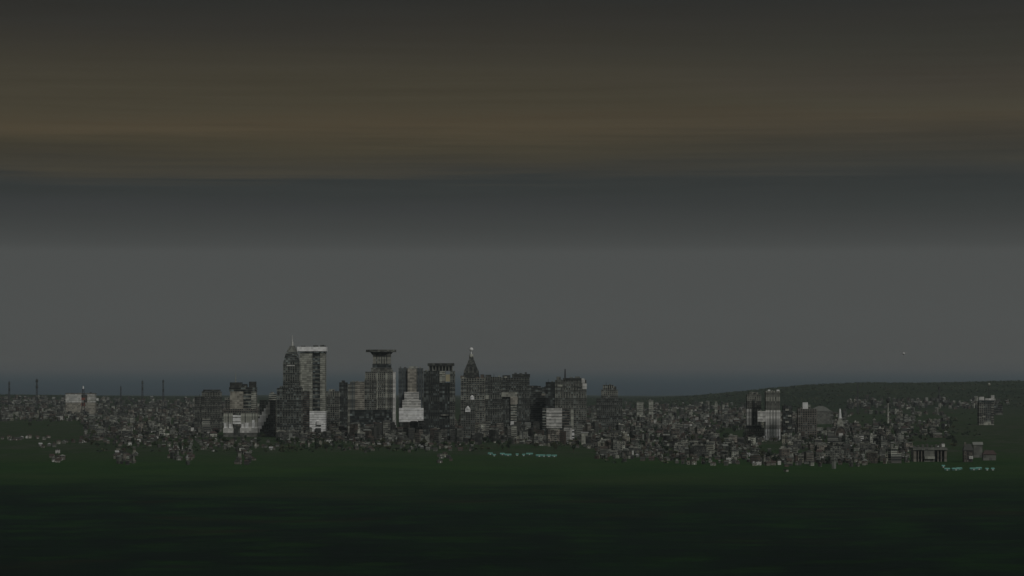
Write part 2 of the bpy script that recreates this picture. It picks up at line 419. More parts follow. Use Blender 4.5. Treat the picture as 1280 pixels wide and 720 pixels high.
# --- pyramid topped tower
t = L('pyramid_tower', 589, DT - 100, 'dark pyramid roofed tower crowned by a white ball', 'tower', ref='ball-topped pyramid tower')
t.part('shaft', t.fac(t.mb(), 576, 606, 473, None, 'grid', 0, 38, floor=3.8, bay=4.5), 'glass', 'concrete')
b = t.mb(); cx = t.x(589); q = lambda r, d: (cx - r * t.k, cx + r * t.k, 17 - d, 17 + d)
b.frustum(q(10.5, 14), q(9, 13), t.z(473), t.z(463), 0)
for i, py in enumerate((463, 458.5, 454, 450)): b.frustum(q(8.6 - i * 1.9, 12 - i * 2.4), q(6.8 - i * 1.7, 9.5 - i * 2.1), t.z(py), t.z(py - 4.3), 0)
b.frustum(q(3.1, 4.2), q(1.6, 2.2), t.z(449), t.z(443.5), 0); t.part('pyramid_roof', b, 'dark')
for k in range(4): t.part('corner_pinnacle', t.box(t.mb(), 580.2 + k * 5.2, 581.4 + k * 5.2, 459 + (k in (0, 3)) * 3, 466, 0, 3, 2), 'grey')
b = t.mb(); b.cyl(cx, 17, 4.2, 3.2, t.z(446.5), t.z(442.5), 0); t.part('lantern', b, 'pale')
b = t.mb(); b.cyl(cx, 17, .9, .7, t.z(442.5), t.z(438), 0); b.ball(cx, 17, t.z(436.6), 2.5 * t.k, 0); t.part('ball_finial', b, 'white', parent=[c for c in t.root.children if c.name.startswith('lantern')][0])
for p0, pt in ((575.5, 469.5), (600.5, 468), (595, 471)): t.part('roof_plant', t.box(t.mb(), p0, p0 + 4.6, pt, 473, 0, 3, 14), 'brown')

# --- stepped white marquee-like annex in front of the pyramid tower
t = L('annex_block', 584, DT - 330, 'small stepped annex with two white rounded canopies in front of pyramid tower', 'building')
t.part('wing', t.fac(t.mb(), 576, 594, 512, None, 'grid', 0, 22), 'glass', 'greywall')
b = t.mb(); t.box(b, 581.5, 588, 511, 515, 0, -2, 6); b.cyl(t.x(584.8), 1, 3.2 * t.k, .8 * t.k, t.z(511), t.z(507.6), 0, 12); t.part('white_canopy', b, 'white')
b = t.mb(); b.cyl(t.x(590), 9, 3 * t.k, 2.6 * t.k, t.z(499.5), t.z(496), 0, 12); b.cyl(t.x(590), 9, 2.6 * t.k, .6 * t.k, t.z(496), t.z(494), 0, 12)
t.part('white_canopy', b, 'white')
t.part('tower_stub', t.fac(t.mb(), 582, 594, 500, 512, 'grid', 3, 16), 'glass', 'greywall')

# --- cluster to the right of the pyramid
t = L('office_block', 615, DT - 40, 'dark gridded block between pyramid tower and dark flat roofed block', 'building', ref='dark gridded block')
t.part('wing', t.fac(t.mb(), 604, 627, 471, None, 'grid', 0, 30, floor=3.8), 'glass', 'grey')
t.part('roof_plant', t.box(t.mb(), 607, 614, 468.5, 471, 0, 5, 12), 'dark')
t.part('arched_panel', t.box(t.mb(), 607, 611, 494, 499, 0, -.8, 2), 'pale')
t = L('office_block', 645, DT + 120, 'wide dark flat roofed block with a pale cross shaped front', 'building', ref='cross-fronted block')
t.part('wing', t.fac(t.mb(), 625, 662, 472, None, 'grid', 0, 30, floor=3.8, bay=5), 'glass', 'grey')
t.part('roof_storey', t.box(t.mb(), 640, 662.5, 467.5, 471.8, 0, -.7, 26), 'dark'); t.part('roof_storey', t.box(t.mb(), 628, 638, 469, 471.8, 0, 4, 16), 'dark')
for p0, w, h in ((643, 3, 1.5), (649, 4, 1), (656, 2.5, 2)): t.part('roof_plant', t.box(t.mb(), p0, p0 + w, 467.3 - h, 467.3, 0, 4, 8), 'grey')
b = t.mb(); t.box(b, 624, 646.5, 490.5, 496, 0, -4, 4); t.part('cross_arm', b, 'pale')
b = t.mb(); t.box(b, 638, 647, 496, 505, 0, -4.4, 5); t.part('ochre_panel', b, 'beige')
t.part('pale_strip', t.fac(t.mb(), 638.3, 646, 505, 546, 'slabs', -4, 6, floor=4.5, out=.3, slab=2.6), 'glass', 'pale')
b = t.mb(); t.box(b, 638.2, 645, 526.5, 531.5, 0, -5, 2); t.part('white_sign', b, 'white')
b = t.mb(); t.box(b, 638.5, 643, 539.5, 543.5, 0, -5, 2); t.part('white_sign', b, 'white')
t = L('office_block', 670, DT + 220, 'lower grey block with flat dark roof line between two taller blocks', 'building')
t.part('wing', t.fac(t.mb(), 658, 684, 484, None, 'slabs', 0, 26, floor=3.7), 'glass', 'grey')
t.part('roof_storey', t.box(t.mb(), 660, 672, 482, 484, 0, 4, 14), 'dark')
t.part('window_box', t.box(t.mb(), 677, 682, 492, 494.5, 0, -.8, 2), 'beige')
t = L('office_block', 708, DT + 160, 'long grey block with rooftop pole and pale right corner', 'building', ref='block with the rooftop pole')
t.part('wing', t.fac(t.mb(), 694, 733, 475, None, 'grid', 0, 30, floor=3.7, bay=5), 'glass', 'concrete')
t.part('wing', t.fac(t.mb(), 682, 694, 477.5, None, 'slabs', 2, 24, floor=3.7), 'glass', 'dark')
t.part('roof_storey', t.box(t.mb(), 704, 727, 472.5, 475, 0, -.5, 24), 'dark')
b = t.mb(); b.cyl(t.x(706.5), 8, 1.7, 1.0, t.z(473), t.z(461), 0); t.part('pole', b, 'steel')
t.part('pale_corner', t.box(t.mb(), 727, 731, 473, 479, 0, -1.2, 8), 'offwhite'); t.part('pale_corner', t.box(t.mb(), 728, 733.5, 479, 486, 0, -1.0, 8), 'offwhite')
for p0, w, h in ((696, 5, 1.6), (712, 4, 1.2), (719, 6, 1.8)): t.part('roof_plant', t.box(t.mb(), p0, p0 + w, 472.3 - h, 472.3 if p0 > 704 else 475, 0, 5, 8), 'grey')
t.part('window_box', t.box(t.mb(), 697, 703, 481, 483.4, 0, -.8, 2), 'pale')
t.part('roof_band', t.box(t.mb(), 722, 727, 483, 485, 0, -.8, 4), 'dark')

t = L('office_block', 694, DT - 260, 'squat pale beige panel block striped by dark window bands', 'building', ref='beige panel block')
t.part('panel', t.fac(t.mb(), 683, 702.5, 510.5, 535, 'slabs', 0, 22, floor=5.2, out=.3, slab=4.5), 'grey', 'offwhite')
t.part('window_strip', t.fac(t.mb(), 678, 683, 511, 535, 'slabs', 1, 18, floor=4.6), 'glass', 'pale')
t.part('wing', t.fac(t.mb(), 702.5, 712, 511, 535, 'slabs', .5, 20, floor=4.6, slab=1.6), 'glass', 'pink')
t.part('podium', t.fac(t.mb(), 678, 713, 535, None, 'slabs', -.5, 26, floor=5), 'glass', 'dark')
t = L('chimney_tower', 715.5, DT - 300, 'slim pale vertical shaft standing on a white box base', 'tower')
t.part('shaft', t.box(t.mb(), 713.8, 717, 511, 540, 0, 1, 4), 'pale')
t.part('base', t.fac(t.mb(), 711.3, 717.8, 537, None, 'slabs', -1, 10, floor=7, out=.3, slab=5), 'glass', 'white')
t = L('kiosk', 731, DT - 520, 'tiny white flat building with a wide roof right of shaft', 'building')
t.part('walls', t.box(t.mb(), 727, 735, 541, None, 0, 0, 7), 'pale')
t.part('roof', t.box(t.mb(), 726.3, 735.7, 540, 541, 0, -1, 9), 'tinpale')

t = L('office_tower', 762, DT + 500, 'ragged tapering mid-height tower at the right end of skyline', 'tower', ref='tapering tower')
t.part('shaft', t.fac(t.mb(), 752, 772.5, 487, None, 'grid', 0, 30, floor=3.8, bay=4.2), 'glass', 'concrete')
b = t.fac(t.mb(), 754, 767, 481, 487, 'fins', 2, 22, bay=4); t.part('upper_storeys', b, 'glass', 'beige')
t.part('roof_plant', t.box(t.mb(), 764, 770.5, 483, 487, 0, 5, 10), 'dark')
t.part('lower_wing', t.fac(t.mb(), 746, 778, 498, None, 'grid', -3, 30, floor=3.8), 'glass', 'grey')

# --- left: broad stepped block
t = L('stepped_block', 300, DT - 50, 'broad stepped block with white lower storeys and rooftop mast', 'building', ref='broad white-footed block')
for p0, p1 in ((279.5, 291), (301, 312), (312.3, 321.5)):
    t.part('lower_wing', t.fac(t.mb(), p0, p1, 516.5, 528, 'fins', 0, 24, bay=5.4, pier=3.3), 'grey', 'pale')
    t.part('lower_wing', t.fac(t.mb(), p0, p1, 528, 535, 'fins', -.3, 24, bay=5.4, pier=4.0), 'grey', 'offwhite')
t.part('entrance_bay', t.fac(t.mb(), 291, 301, 519, 530, 'slabs', -2, 20, floor=7, out=.3, slab=6.4), 'concrete', 'white')
t.part('base_band', t.box(t.mb(), 279, 322, 535, 541, 0, -1, 30), 'offwhite')
for p0, p1, q0 in ((280, 282.6, 529), (286, 289, 530), (302, 304.4, 530), (306.5, 310.5, 528.5), (315, 318.5, 525)): t.part('white_panel', t.box(t.mb(), p0, p1, q0, 535, 0, -1.4, 3), 'white')
t.part('plinth', t.box(t.mb(), 279.3, 321.7, 541, None, 0, -.6, 29), 'greywall')
t.part('doorway', t.box(t.mb(), 292, 300, 533, 545, 0, -1.3, 4), 'dark')
t.part('middle_wing', t.fac(t.mb(), 279.5, 321.5, 510, 516.2, 'grid', .6, 26, floor=4), 'glass', 'pink')
t.part('middle_wing', t.fac(t.mb(), 281, 287.5, 497, 511, 'grid', 1, 22, floor=3.6), 'glass', 'concrete')
t.part('upper_panel', t.fac(t.mb(), 287.5, 304, 489.5, 511, 'slabs', 0, 22, floor=4, out=.3, slab=3.6), 'dark', 'beige')
t.part('upper_wing', t.fac(t.mb(), 304, 314, 489, 511, 'slabs', 1, 20, floor=6, slab=2.6), 'glass', 'concrete')
t.part('upper_wing', t.fac(t.mb(), 314, 320, 489, 511, 'slabs', .3, 22, floor=4.2, out=.3, slab=3), 'glass', 'pale')
b = t.fac(t.mb(), 286, 320.5, 484, 489.5, 'slabs', 0, 24, floor=3.2); t.part('roof_storey', b, 'glass', 'grey')
for q in ((287, 302, 478, 3, 16), (303, 308.5, 480, 5, 10), (311, 319.5, 477, 3, 14)): t.part('roof_plant', t.box(t.mb(), q[0], q[1], q[2], 484, 0, q[3], q[4]), 'dark')
b = t.mb(); b.cyl(t.x(294), 9, .9, .3, t.z(478), t.z(464), 0); t.part('mast', b, 'pale')
t = L('sloped_wing', 331, DT - 20, 'low pale wing stepping up to the right beside broad block', 'building')
for i in range(6):
    t.part('step', t.box(t.mb(), 322.2 + i * 2.5, 324.6 + i * 2.5, 523 - i * 4.2, 541 - i * 4.6, 0, i * .7, 12), 'white' if i < 4 else 'offwhite')
t.part('podium', t.box(t.mb(), 322.3, 337, 541, None, 0, 1, 14), 'grey')
t.part('backdrop_wing', t.fac(t.mb(), 324, 344, 500, None, 'grid', 6, 20, floor=4), 'glass', 'greywall')
t = L('office_block', 261, DT + 300, 'grey wide topped block at the left shoulder of skyline', 'building', ref='grey wide-topped block')
t.part('shaft', t.fac(t.mb(), 252, 275.5, 489.5, None, 'grid', 0, 28, floor=3.8, bay=5), 'dark', 'grey')
t.part('lower_wing', t.fac(t.mb(), 243, 252, 496, None, 'grid', 2, 22, floor=3.8, bay=4), 'dark', 'grey')
t.part('roof_slab', t.box(t.mb(), 254, 274, 487, 489.3, 0, -.4, 26), 'dark')
t = L('office_tower', 429, DT + 420, 'small dark tower peeking up between tallest slab and grey block', 'tower')
t.part('shaft', t.fac(t.mb(), 424, 434, 478, None, 'grid', 0, 18, floor=3.8), 'glass', 'dark')
t.part('roof_plant', t.box(t.mb(), 427, 431, 475.5, 478, 0, 3, 8), 'dark')
t = L('office_block', 415, DT + 260, 'low grey tower block behind the right foot of tallest slab', 'building')
t.part('wing', t.fac(t.mb(), 407, 424, 489, None, 'grid', 0, 22, floor=3.7), 'glass', 'concrete')
t.part('roof_plant', t.box(t.mb(), 411, 418, 486.5, 489, 0, 3, 8), 'pale')
t = L('office_block', 339, DT + 200, 'pale thin block just left of dark spired tower', 'building')
t.part('wing', t.fac(t.mb(), 336, 345, 492, None, 'slabs', 0, 16, floor=3.7, slab=1.8), 'glass', 'pale')
t.part('roof_plant', t.box(t.mb(), 338, 342, 490, 492, 0, 3, 6), 'concrete')

# --- far left pale building
t = L('apartment_building', 100, 7600, 'long pale cream building on the far left skyline behind the red mast', 'building', ref='long cream building')
t.part('wing', t.fac(t.mb(), 82, 104, 492.5, 503, 'slabs', 0, 26, floor=11, out=.4, slab=10), 'pale', 'offwhite')
t.part('lower_storeys', t.box(t.mb(), 82, 118.5, 503.2, None, 0, .5, 24), 'beige')
t.part('wing', t.fac(t.mb(), 109, 118.5, 492.5, 503, 'slabs', 0, 26, floor=9, out=.4, slab=7.8), 'pale', 'offwhite')
t.part('link_bay', t.box(t.mb(), 104, 109, 494, 503, 0, 3, 20), 'brown')
t.part('roof_band', t.box(t.mb(), 81.5, 119, 491.5, 492.5, 0, -.6, 27), 'pink')

# --- right: two fin towers
t = L('office_tower', 943, 5000, 'grey tower with pale vertical piers left of the white finned tower', 'tower', ref='grey pier tower')
t.part('upper_shaft', t.fac(t.mb(), 934, 951.5, 493, 511, 'grid', 1, 22, floor=3.8), 'grey', 'concrete')
t.part('middle_shaft', t.fac(t.mb(), 933.5, 952, 511, 532, 'fins', 0, 24, bay=6, pier=3.4), 'grey', 'offwhite')
t.part('dark_band', t.box(t.mb(), 934, 952, 532, 534.5, 0, 1, 22), 'dark')
t.part('window_strip', t.box(t.mb(), 941, 943.5, 499, 531, 0, -.7, 3), 'dark')
t.part('lower_shaft', t.fac(t.mb(), 933, 955, 534.5, None, 'grid', 0, 24, floor=4), 'grey', 'concrete')
t.part('roof_plant', t.box(t.mb(), 937, 948, 490, 493, 0, 5, 12), 'concrete')
t = L('office_tower', 965, 4950, 'white tower of tall vertical fins brightening towards its foot', 'tower', ref='white finned tower')
t.part('shaft', t.fac(t.mb(), 957.5, 975, 488.5, 513, 'fins', 1, 24, bay=5, pier=2.6), 'grey', 'concrete')
t.part('shaft', t.fac(t.mb(), 957, 975.5, 513, 536, 'fins', 0, 26, bay=5.2, pier=3.6), 'grey', 'offwhite')
t.part('shaft', t.fac(t.mb(), 957, 975.5, 536.1, 545, 'fins', 0, 26, bay=5.2, pier=4.0), 'concrete', 'white')
t.part('foot', t.fac(t.mb(), 954.5, 975.5, 545, 557.5, 'fins', -1.5, 28, bay=5.2, pier=4.1), 'grey', 'white')
t.part('link_block', t.fac(t.mb(), 947, 956.8, 514, 527, 'slabs', -2, 14, floor=6, out=.3, slab=5.2), 'concrete', 'offwhite')
t.part('plinth', t.box(t.mb(), 955, 976, 557.5, None, 0, -1, 26), 'dark')
b = t.mb(); t.box(b, 960, 963, 487, 488.5, 0, 2, 5); t.part('corner_turret', b, 'white')
b = t.mb(); t.box(b, 971, 974.5, 487, 488.5, 0, 2, 5); t.part('corner_turret', b, 'white')
t = L('apartment_tower', 985, 4900, 'slim dark tower dotted with pale balconies right of finned tower', 'tower', ref='dotted slim tower')
t.part('shaft', t.fac(t.mb(), 979, 990.5, 507, None, 'grid', 0, 18, floor=4.5, bay=4), 'glass', 'dark')
for i in range(6):
    t.part('balcony', t.box(t.mb(), 981.5 + (i % 2) * 3, 986 + (i % 2) * 3, 511 + i * 7.6, 513.4 + i * 7.6, 0, -2, 2.2), 'pale')
t = L('apartment_tower', 1008, 5100, 'reddish grey block with a bright white box on its roof', 'building', ref='white-boxed roof block')
t.part('shaft', t.fac(t.mb(), 997.5, 1021, 511, None, 'grid', 0, 24, floor=4), 'glass', 'pink')
t.part('roof_box', t.box(t.mb(), 1003.5, 1010, 503, 511, 0, 2, 8), 'white')
t.part('roof_step', t.box(t.mb(), 1001, 1013, 508.5, 511, 0, 3.5, 12), 'concrete')
t = L('vaulted_hall', 1026, 6300, 'low hall with shallow rounded vault roof before the green hill', 'building')
t.part('walls', t.box(t.mb(), 1015, 1038, 514, None, 0, 0, 30), 'greywall')
b = t.mb(); n = 12; poly = [(t.x(1014 + 25 * i / n), t.z(514) + 6.5 * t.k * sin(pi * i / n)) for i in range(n + 1)]
for (xa, za), (xb, zb) in zip(poly, poly[1:]):
    b.quad([(xa, -1, za), (xb, -1, zb), (xb, 31, zb), (xa, 31, za)], 0)
b.quad([(x, -1, z) for x, z in poly], 0); b.quad([(x, 31, z) for x, z in reversed(poly)], 0)
t.part('vault_roof', b, 'tin')
# church with white spire
t = L('church', 1051, 5000, 'dark arched church with a slim bright white spire', 'church', ref='white-spired church')
b = t.mb(); hw = 7.5; n = 12
out = [(t.x(1051 + hw * cos(pi - pi * i / n)), t.z(545) + 12 * t.k * sin(pi * i / n)) for i in range(n + 1)]
pl = [(t.x(1043.5), -4.)] + out[0:] + [(t.x(1058.5), -4.)]
b.quad([(x, 0, z) for x, z in reversed(pl)], 0); b.quad([(x, 30, z) for x, z in pl], 0)
for (xa, za), (xb, zb) in zip(pl, pl[1:]): b.quad([(xa, 0, za), (xb, 0, zb), (xb, 30, zb), (xa, 30, za)], 0)
t.part('nave', b, 'brown')
b = t.mb()
for (xa, za), (xb, zb) in zip(out, out[1:]):
    b.quad([(xa * 1.06, -1.2, za), (xb * 1.06, -1.2, zb), (xb * 1.06, 1.5, zb + 1.0), (xa * 1.06, 1.5, za + 1.0)], 0)
    b.quad([(xa * .93, -1.2, za - 1.2), (xb * .93, -1.2, zb - 1.2), (xb * 1.06, -1.2, zb), (xa * 1.06, -1.2, za)], 0)
t.part('arch_rim', b, 'greywall')
t.part('entrance', t.box(t.mb(), 1048.5, 1053.5, 541.5, 544.5, 0, -1.4, 1.2), 'offwhite')
b = t.mb(); t.box(b, 1047.3, 1054.7, 526.5, 536, 0, 8, 9); t.box(b, 1048.6, 1053.4, 523, 526.5, 0, 9.5, 6); t.part('spire_base', b, 'pale')
b = t.mb(); b.cyl(t.x(1051), 12.5, 2.2 * t.k, .9 * t.k, t.z(523), t.z(511), 0, 8); t.part('spire', b, 'white')
# far right tower
t = L('control_tower', 1233.5, 6200, 'isolated tower at far right with pale crown and antenna', 'tower', ref='far right crowned tower')
t.part('shaft', t.fac(t.mb(), 1224, 1229.5, 503, None, 'grid', 0, 24, floor=5, bay=4), 'dark', 'concrete')
t.part('shaft', t.fac(t.mb(), 1229.5, 1239, 503, 537, 'grid', 1.5, 20, floor=5, bay=4), 'glass', 'greywall')
t.part('shaft', t.fac(t.mb(), 1239, 1242.5, 503, None, 'slabs', 0, 24, floor=5, slab=2), 'dark', 'concrete')
t.part('pale_panel', t.box(t.mb(), 1230, 1239, 527, 534, 0, 1, 3), 'pale')
t.part('balcony', t.box(t.mb(), 1228, 1232, 519.5, 521.5, 0, -1.5, 3), 'pale')
t.part('dark_gallery', t.box(t.mb(), 1224.5, 1243, 500.5, 503, 0, 1, 24), 'glass')
for q in ((1224, 1230, 496, 500.3, 0, 14), (1231.5, 1243, 498, 500.3, -.5, 20), (1239, 1243, 494, 497.9, 0, 8)): t.part('crown_block', t.box(t.mb(), q[0], q[1], q[2], q[3], 0, q[4], q[5]), 'offwhite')
b = t.mb(); b.cyl(t.x(1237), 10, .8, .4, t.z(498), t.z(482), 0); t.part('antenna', b, 'steel')
b = t.mb(); b.ball(t.x(1237.3), 10, t.z(480.5), 1.9 * t.k, 0); t.part('antenna_dome', b, 'pale', parent=[c for c in t.root.children if c.name.startswith('antenna')][0])
t.part('side_wing', t.fac(t.mb(), 1242.5, 1254, 506, 516, 'slabs', 4, 18, floor=4), 'glass', 'greywall')
t.part('lower_wing', t.box(t.mb(), 1242.6, 1254, 516, 519, 0, 5, 16), 'grey')
# colonnaded hall
t = L('colonnaded_hall', 1162, 4050, 'long flat roofed hall with end piers and a pale centre panel', 'building', ref='colonnaded hall')
b = t.mb(); t.box(b, 1141, 1184, 559.5, 562.5, 0, -2, 40); t.part('roof_slab', b, 'greywall')
t.part('back_wall', t.box(t.mb(), 1143, 1182.5, 562.5, None, 0, 6, 32), 'glass')
for p0, w in ((1142, 3.5), (1147.5, 1.2), (1151.5, 1.2), (1172, 1.2), (1176, 1.2), (1180.5, 3)):
    t.part('pier', t.box(t.mb(), p0, p0 + w, 562.5, None, 0, 0, 5), 'pink')
t.part('centre_panel', t.box(t.mb(), 1155, 1168, 562.5, None, 0, -1, 6), 'greywall')
t.part('entrance_step', t.box(t.mb(), 1155.5, 1168, 570.5, 573.6, 0, -4, 3), 'pale')
for i in range(6): t.part('roof_plant', t.box(t.mb(), 1148 + i * 5.6, 1150.5 + i * 5.6, 557 - (i % 3), 559.5, 0, 10, 6), 'concrete')
# small group standing apart on the right
t = L('villa', 1209, 4030, 'dark gabled villa standing alone on grass at far right', 'house', ref='lone dark villa')
t.part('walls', t.box(t.mb(), 1205, 1216, 563, None, 0, 0, 12), 'w_brown')
b = t.mb(); x0, x1 = t.x(1204), t.x(1217); zz = t.z(563); b.frustum((x0, x1, -1, 13), (x0 + 3, x1 - 3, 5.5, 6.5), zz, t.z(555), 0); t.part('roof', b, 'tindark')
t.part('chimney', t.box(t.mb(), 1206, 1208, 553, 562, 0, 4, 2), 'pink', parent=[c for c in t.root.children if c.name.startswith('roof')][0])
t.part('porch', t.box(t.mb(), 1211, 1216, 570, 573.8, 0, -2, 2.5), 'offwhite')
t = L('bungalow', 1237, 4080, 'low bungalow with red roof below the far right tower', 'house', ref='red-roofed bungalow')
t.part('walls', t.box(t.mb(), 1229, 1245, 568, None, 0, 0, 10), 'greywall')
b = t.mb(); x0, x1 = t.x(1228), t.x(1246); b.frustum((x0, x1, -1.2, 11.2), (x0 + 4, x1 - 4, 4.6, 5.4), t.z(568), t.z(563), 0); t.part('roof', b, 'tile')
t = L('long_shed', 1222, 4180, 'long grey shed between lone villa and red roofed bungalow', 'shed')
t.part('walls', t.box(t.mb(), 1217, 1228, 556, None, 0, 0, 10), 'greywall')
b = t.mb(); b.frustum((t.x(1216), t.x(1229), -1, 11), (t.x(1216), t.x(1229), 4.8, 5.2), t.z(556), t.z(552.5), 0); t.part('roof', b, 'tin')

# white-topped pair at column 800, small white towers

def white_block(cx, D, p0, p1, t0, label, kind='white_block', ref=None):
    t = L(kind, cx, D, label, 'building', ref=ref)
    t.part('walls', t.fac(t.mb(), p0, p1, t0, None, 'grid', 0, (p1 - p0) * t.k, floor=4.5, bay=5, out=.3, slab=2.6, pier=2.2), 'glass', 'pale')
    t.part('roof_edge', t.box(t.mb(), p0 - .3, p1 + .3, t0 - .8, t0, 0, -.6, (p1 - p0) * t.k + 1.2), 'tin')
    t.part('stair_head', t.box(t.mb(), p0 + 1, p0 + 2.4, t0 - 2.2, t0 - .8, 0, 2, 4), 'concrete')
white_block(813.5, 6900, 811, 816.5, 501, 'small bright white tower right of the tapering tower', ref='pair of small white towers')
white_block(800, 6700, 796, 804, 503.5, 'wider white block left of the small bright white tower')
white_block(895, 7200, 893.5, 896.8, 504, 'slim white shaft alone against green slope left of grey pier tower', ref='slim white shaft')
white_block(1010, 8600, 1006, 1013, 506.5, 'pale far block behind the white-boxed roof block')

# --- plant rooms, tanks and aerials that roughen the rooflines
rr = random.Random(5)
for t in ALL:
    if t.root['category'] not in ('tower', 'building') or t.root.name.startswith(('white_block', 'sloped', 'kiosk', 'vaulted', 'annex', 'colonnaded', 'water', 'chimney')): continue
    for (p0, p1, top, fr, dp) in t.tops:
        if p1 - p0 < 5 or dp < 12 or any(q[2] < top - .5 and q[0] < p1 - 1 and q[1] > p0 + 1 for q in t.tops): continue
        n = max(1, int((p1 - p0) / 5))
        for i in range(n):
            if rr.random() < .25: continue
            c = p0 + (p1 - p0) * (i + rr.uniform(.2, .8)) / n; w = rr.uniform(.6, 1.6)
            if rr.random() < .3:
                t.part('aerial', MB().cyl(t.x(c), fr + dp * .4, .45, .25, t.z(top), t.z(top - rr.uniform(2, 4.5)), 0, 6), 'steel')
            else:
                t.part('roof_plant', t.box(t.mb(), max(c - w, p0 + .3), min(c + w, p1 - .3), top - rr.uniform(.7, 2.1), top - .02, 0, fr + rr.uniform(1.5, 5), rr.uniform(4, 7)), rr.choice(['grey', 'dark', 'concrete', 'pale']))
# --- lattice radio masts
def mast(cx, top, foot, D, label, w=2.4, kind='radio_mast', drums=(.0, .3), lumpw=1.9):
    t = L(kind, cx, D, label, 'mast', group='radio masts on the skyline')
    z0, z1 = -3.0, t.z(top); hw = w * t.k / 2; tw = hw * .45; th = .40 * t.k
    b = MB(); n = max(6, int((z1 - z0) / (2.2 * hw)))
    pt = lambda i, sx, sy: (sx * (hw + (tw - hw) * i / n), sy * (hw + (tw - hw) * i / n), z0 + (z1 - z0) * i / n)
    cs = [(-1, -1), (1, -1), (1, 1), (-1, 1)]
    for i in range(n):
        for k in range(4):
            a, c = cs[k], cs[(k + 1) % 4]
            b.bar(pt(i, *a), pt(i + 1, *a), th)
            b.bar(pt(i, *a), pt(i + 1, *c), th * .6)
            b.bar(pt(i + 1, *a), pt(i + 1, *c), th * .6)
    t.part('lattice', b, 'steel')
    for q in drums:
        b = MB(); zc = z1 - (z1 - max(0, t.z(foot))) * q; r = lumpw * t.k / 2
        for k in range(3):
            a = 2 * pi * k / 3 + .5
            b.cyl(r * .8 * cos(a), r * .8 * sin(a), r * .5, r * .5, zc - 3.6 * t.k, zc, 0, 8)
        t.part('antenna_cluster', b, 'dark')
    b = MB(); b.cyl(0, 0, .35, .12, z1, z1 + 2.5 * t.k, 0, 6); t.part('whip', b, 'steel')
    return t
mast(11.5, 477, 490, 8600, 'dark radio mast nearest the left edge of the skyline', drums=(.05, .6))
mast(46, 474, 496, 8200, 'taller lattice radio mast with thick dark head left of long cream building', drums=(.02, .35), lumpw=2.6)
mast(151, 483, 495, 9000, 'shortest faint radio mast right of the long cream building', w=1.8, drums=(.1,), lumpw=1.3)
mast(178, 476, 496, 8500, 'dark straight radio mast above white low roof on left skyline', drums=(.03, .4))
mast(204, 475, 490, 8800, 'radio mast with two dark antenna lumps left of grey wide-topped block', drums=(.02, .75))
mast(1072, 480, 503, 8000, 'faint thin radio mast rising in front of the right green hill', w=1.8, drums=(.1,), lumpw=1.4)
mast(1174, 483, 500, 9000, 'faint mast with small reddish head high on the right hill', w=1.3, drums=(.02,), lumpw=2.2)
t = L('water_tower', 1110, 6000, 'pale tapered shaft carrying a dark tank right of white-spired church', 'tower', ref='tank-topped shaft')
b = MB(); b.cyl(0, 0, 1.7 * t.k, .9 * t.k, -3, t.z(504), 0); t.part('shaft', b, 'pale')
b = MB(); b.cyl(0, 0, 1.0 * t.k, 2.6 * t.k, t.z(504), t.z(501), 0); b.cyl(0, 0, 2.6 * t.k, 2.3 * t.k, t.z(501), t.z(498), 0); t.part('tank', b, 'dark')
b = MB(); b.cyl(0, 0, .7, .25, t.z(498), t.z(480), 0); t.part('whip', b, 'steel')
t = mast(104, 486, 515, 7100, 'red and dark lattice mast with a white tip before the long cream building', w=4.4, kind='striped_mast', drums=(.25, .6), lumpw=4.2)
b = MB(); b.cyl(0, 0, .9 * t.k, .6 * t.k, t.z(486), t.z(482.5), 0, 8); t.part('white_tip', b, 'white')
for p0, p1 in ((497, 500), (503.5, 507.5)):
    b = MB(); b.box(-2 * t.k, 2 * t.k, -2 * t.k, 2 * t.k, t.z(p1), t.z(p0)); t.part('red_section', b, 'redpaint')

# --- bird
D = 700.0; k = D / F
b = empty('bird', ((1129.5 - 640) * k, D, HC + (YH - 442) * k), 'lone pale bird flying high above the right green hill', 'bird')
m = MB(); m.ball(0, 0, 0, .34, 0, 8, 5)
m.v = [(x * .8, y * 1.6, z * .8) for x, y, z in m.v]
m.frustum((-.04, .04, -.55, -.3), (-.09, .09, -.4, -.1), -.02, .06)
for sx in (-1, 1):
    w = [(0.1 * sx, -.1, .03), (.45 * sx, -.16, .26), (.8 * sx, .05, .16), (.42 * sx, .18, .2), (.1 * sx, .16, .03)]
    top = [(x, y, z + .03) for x, y, z in w]
    m.quad(top if sx > 0 else top[::-1], 0); m.quad(w[::-1] if sx > 0 else w, 0)
    for i in range(5): m.quad([w[i], w[(i + 1) % 5], top[(i + 1) % 5], top[i]], 0)
m.build('body', ['feather'], b)

# ------------------------------------------------------------------ everyday buildings: built once per kind, then copied
ITEMS = []   # (object, px, row, what it is)
def place(o, px, py, noun, yaw=0.0, D=None):
    D = D or depth_of(px, py)
    x = (px - 640) / F * D
    o.location = (x, D, ground(x, D)); o.rotation_euler = (0, 0, yaw)
    ITEMS.append((o, px, py, noun))

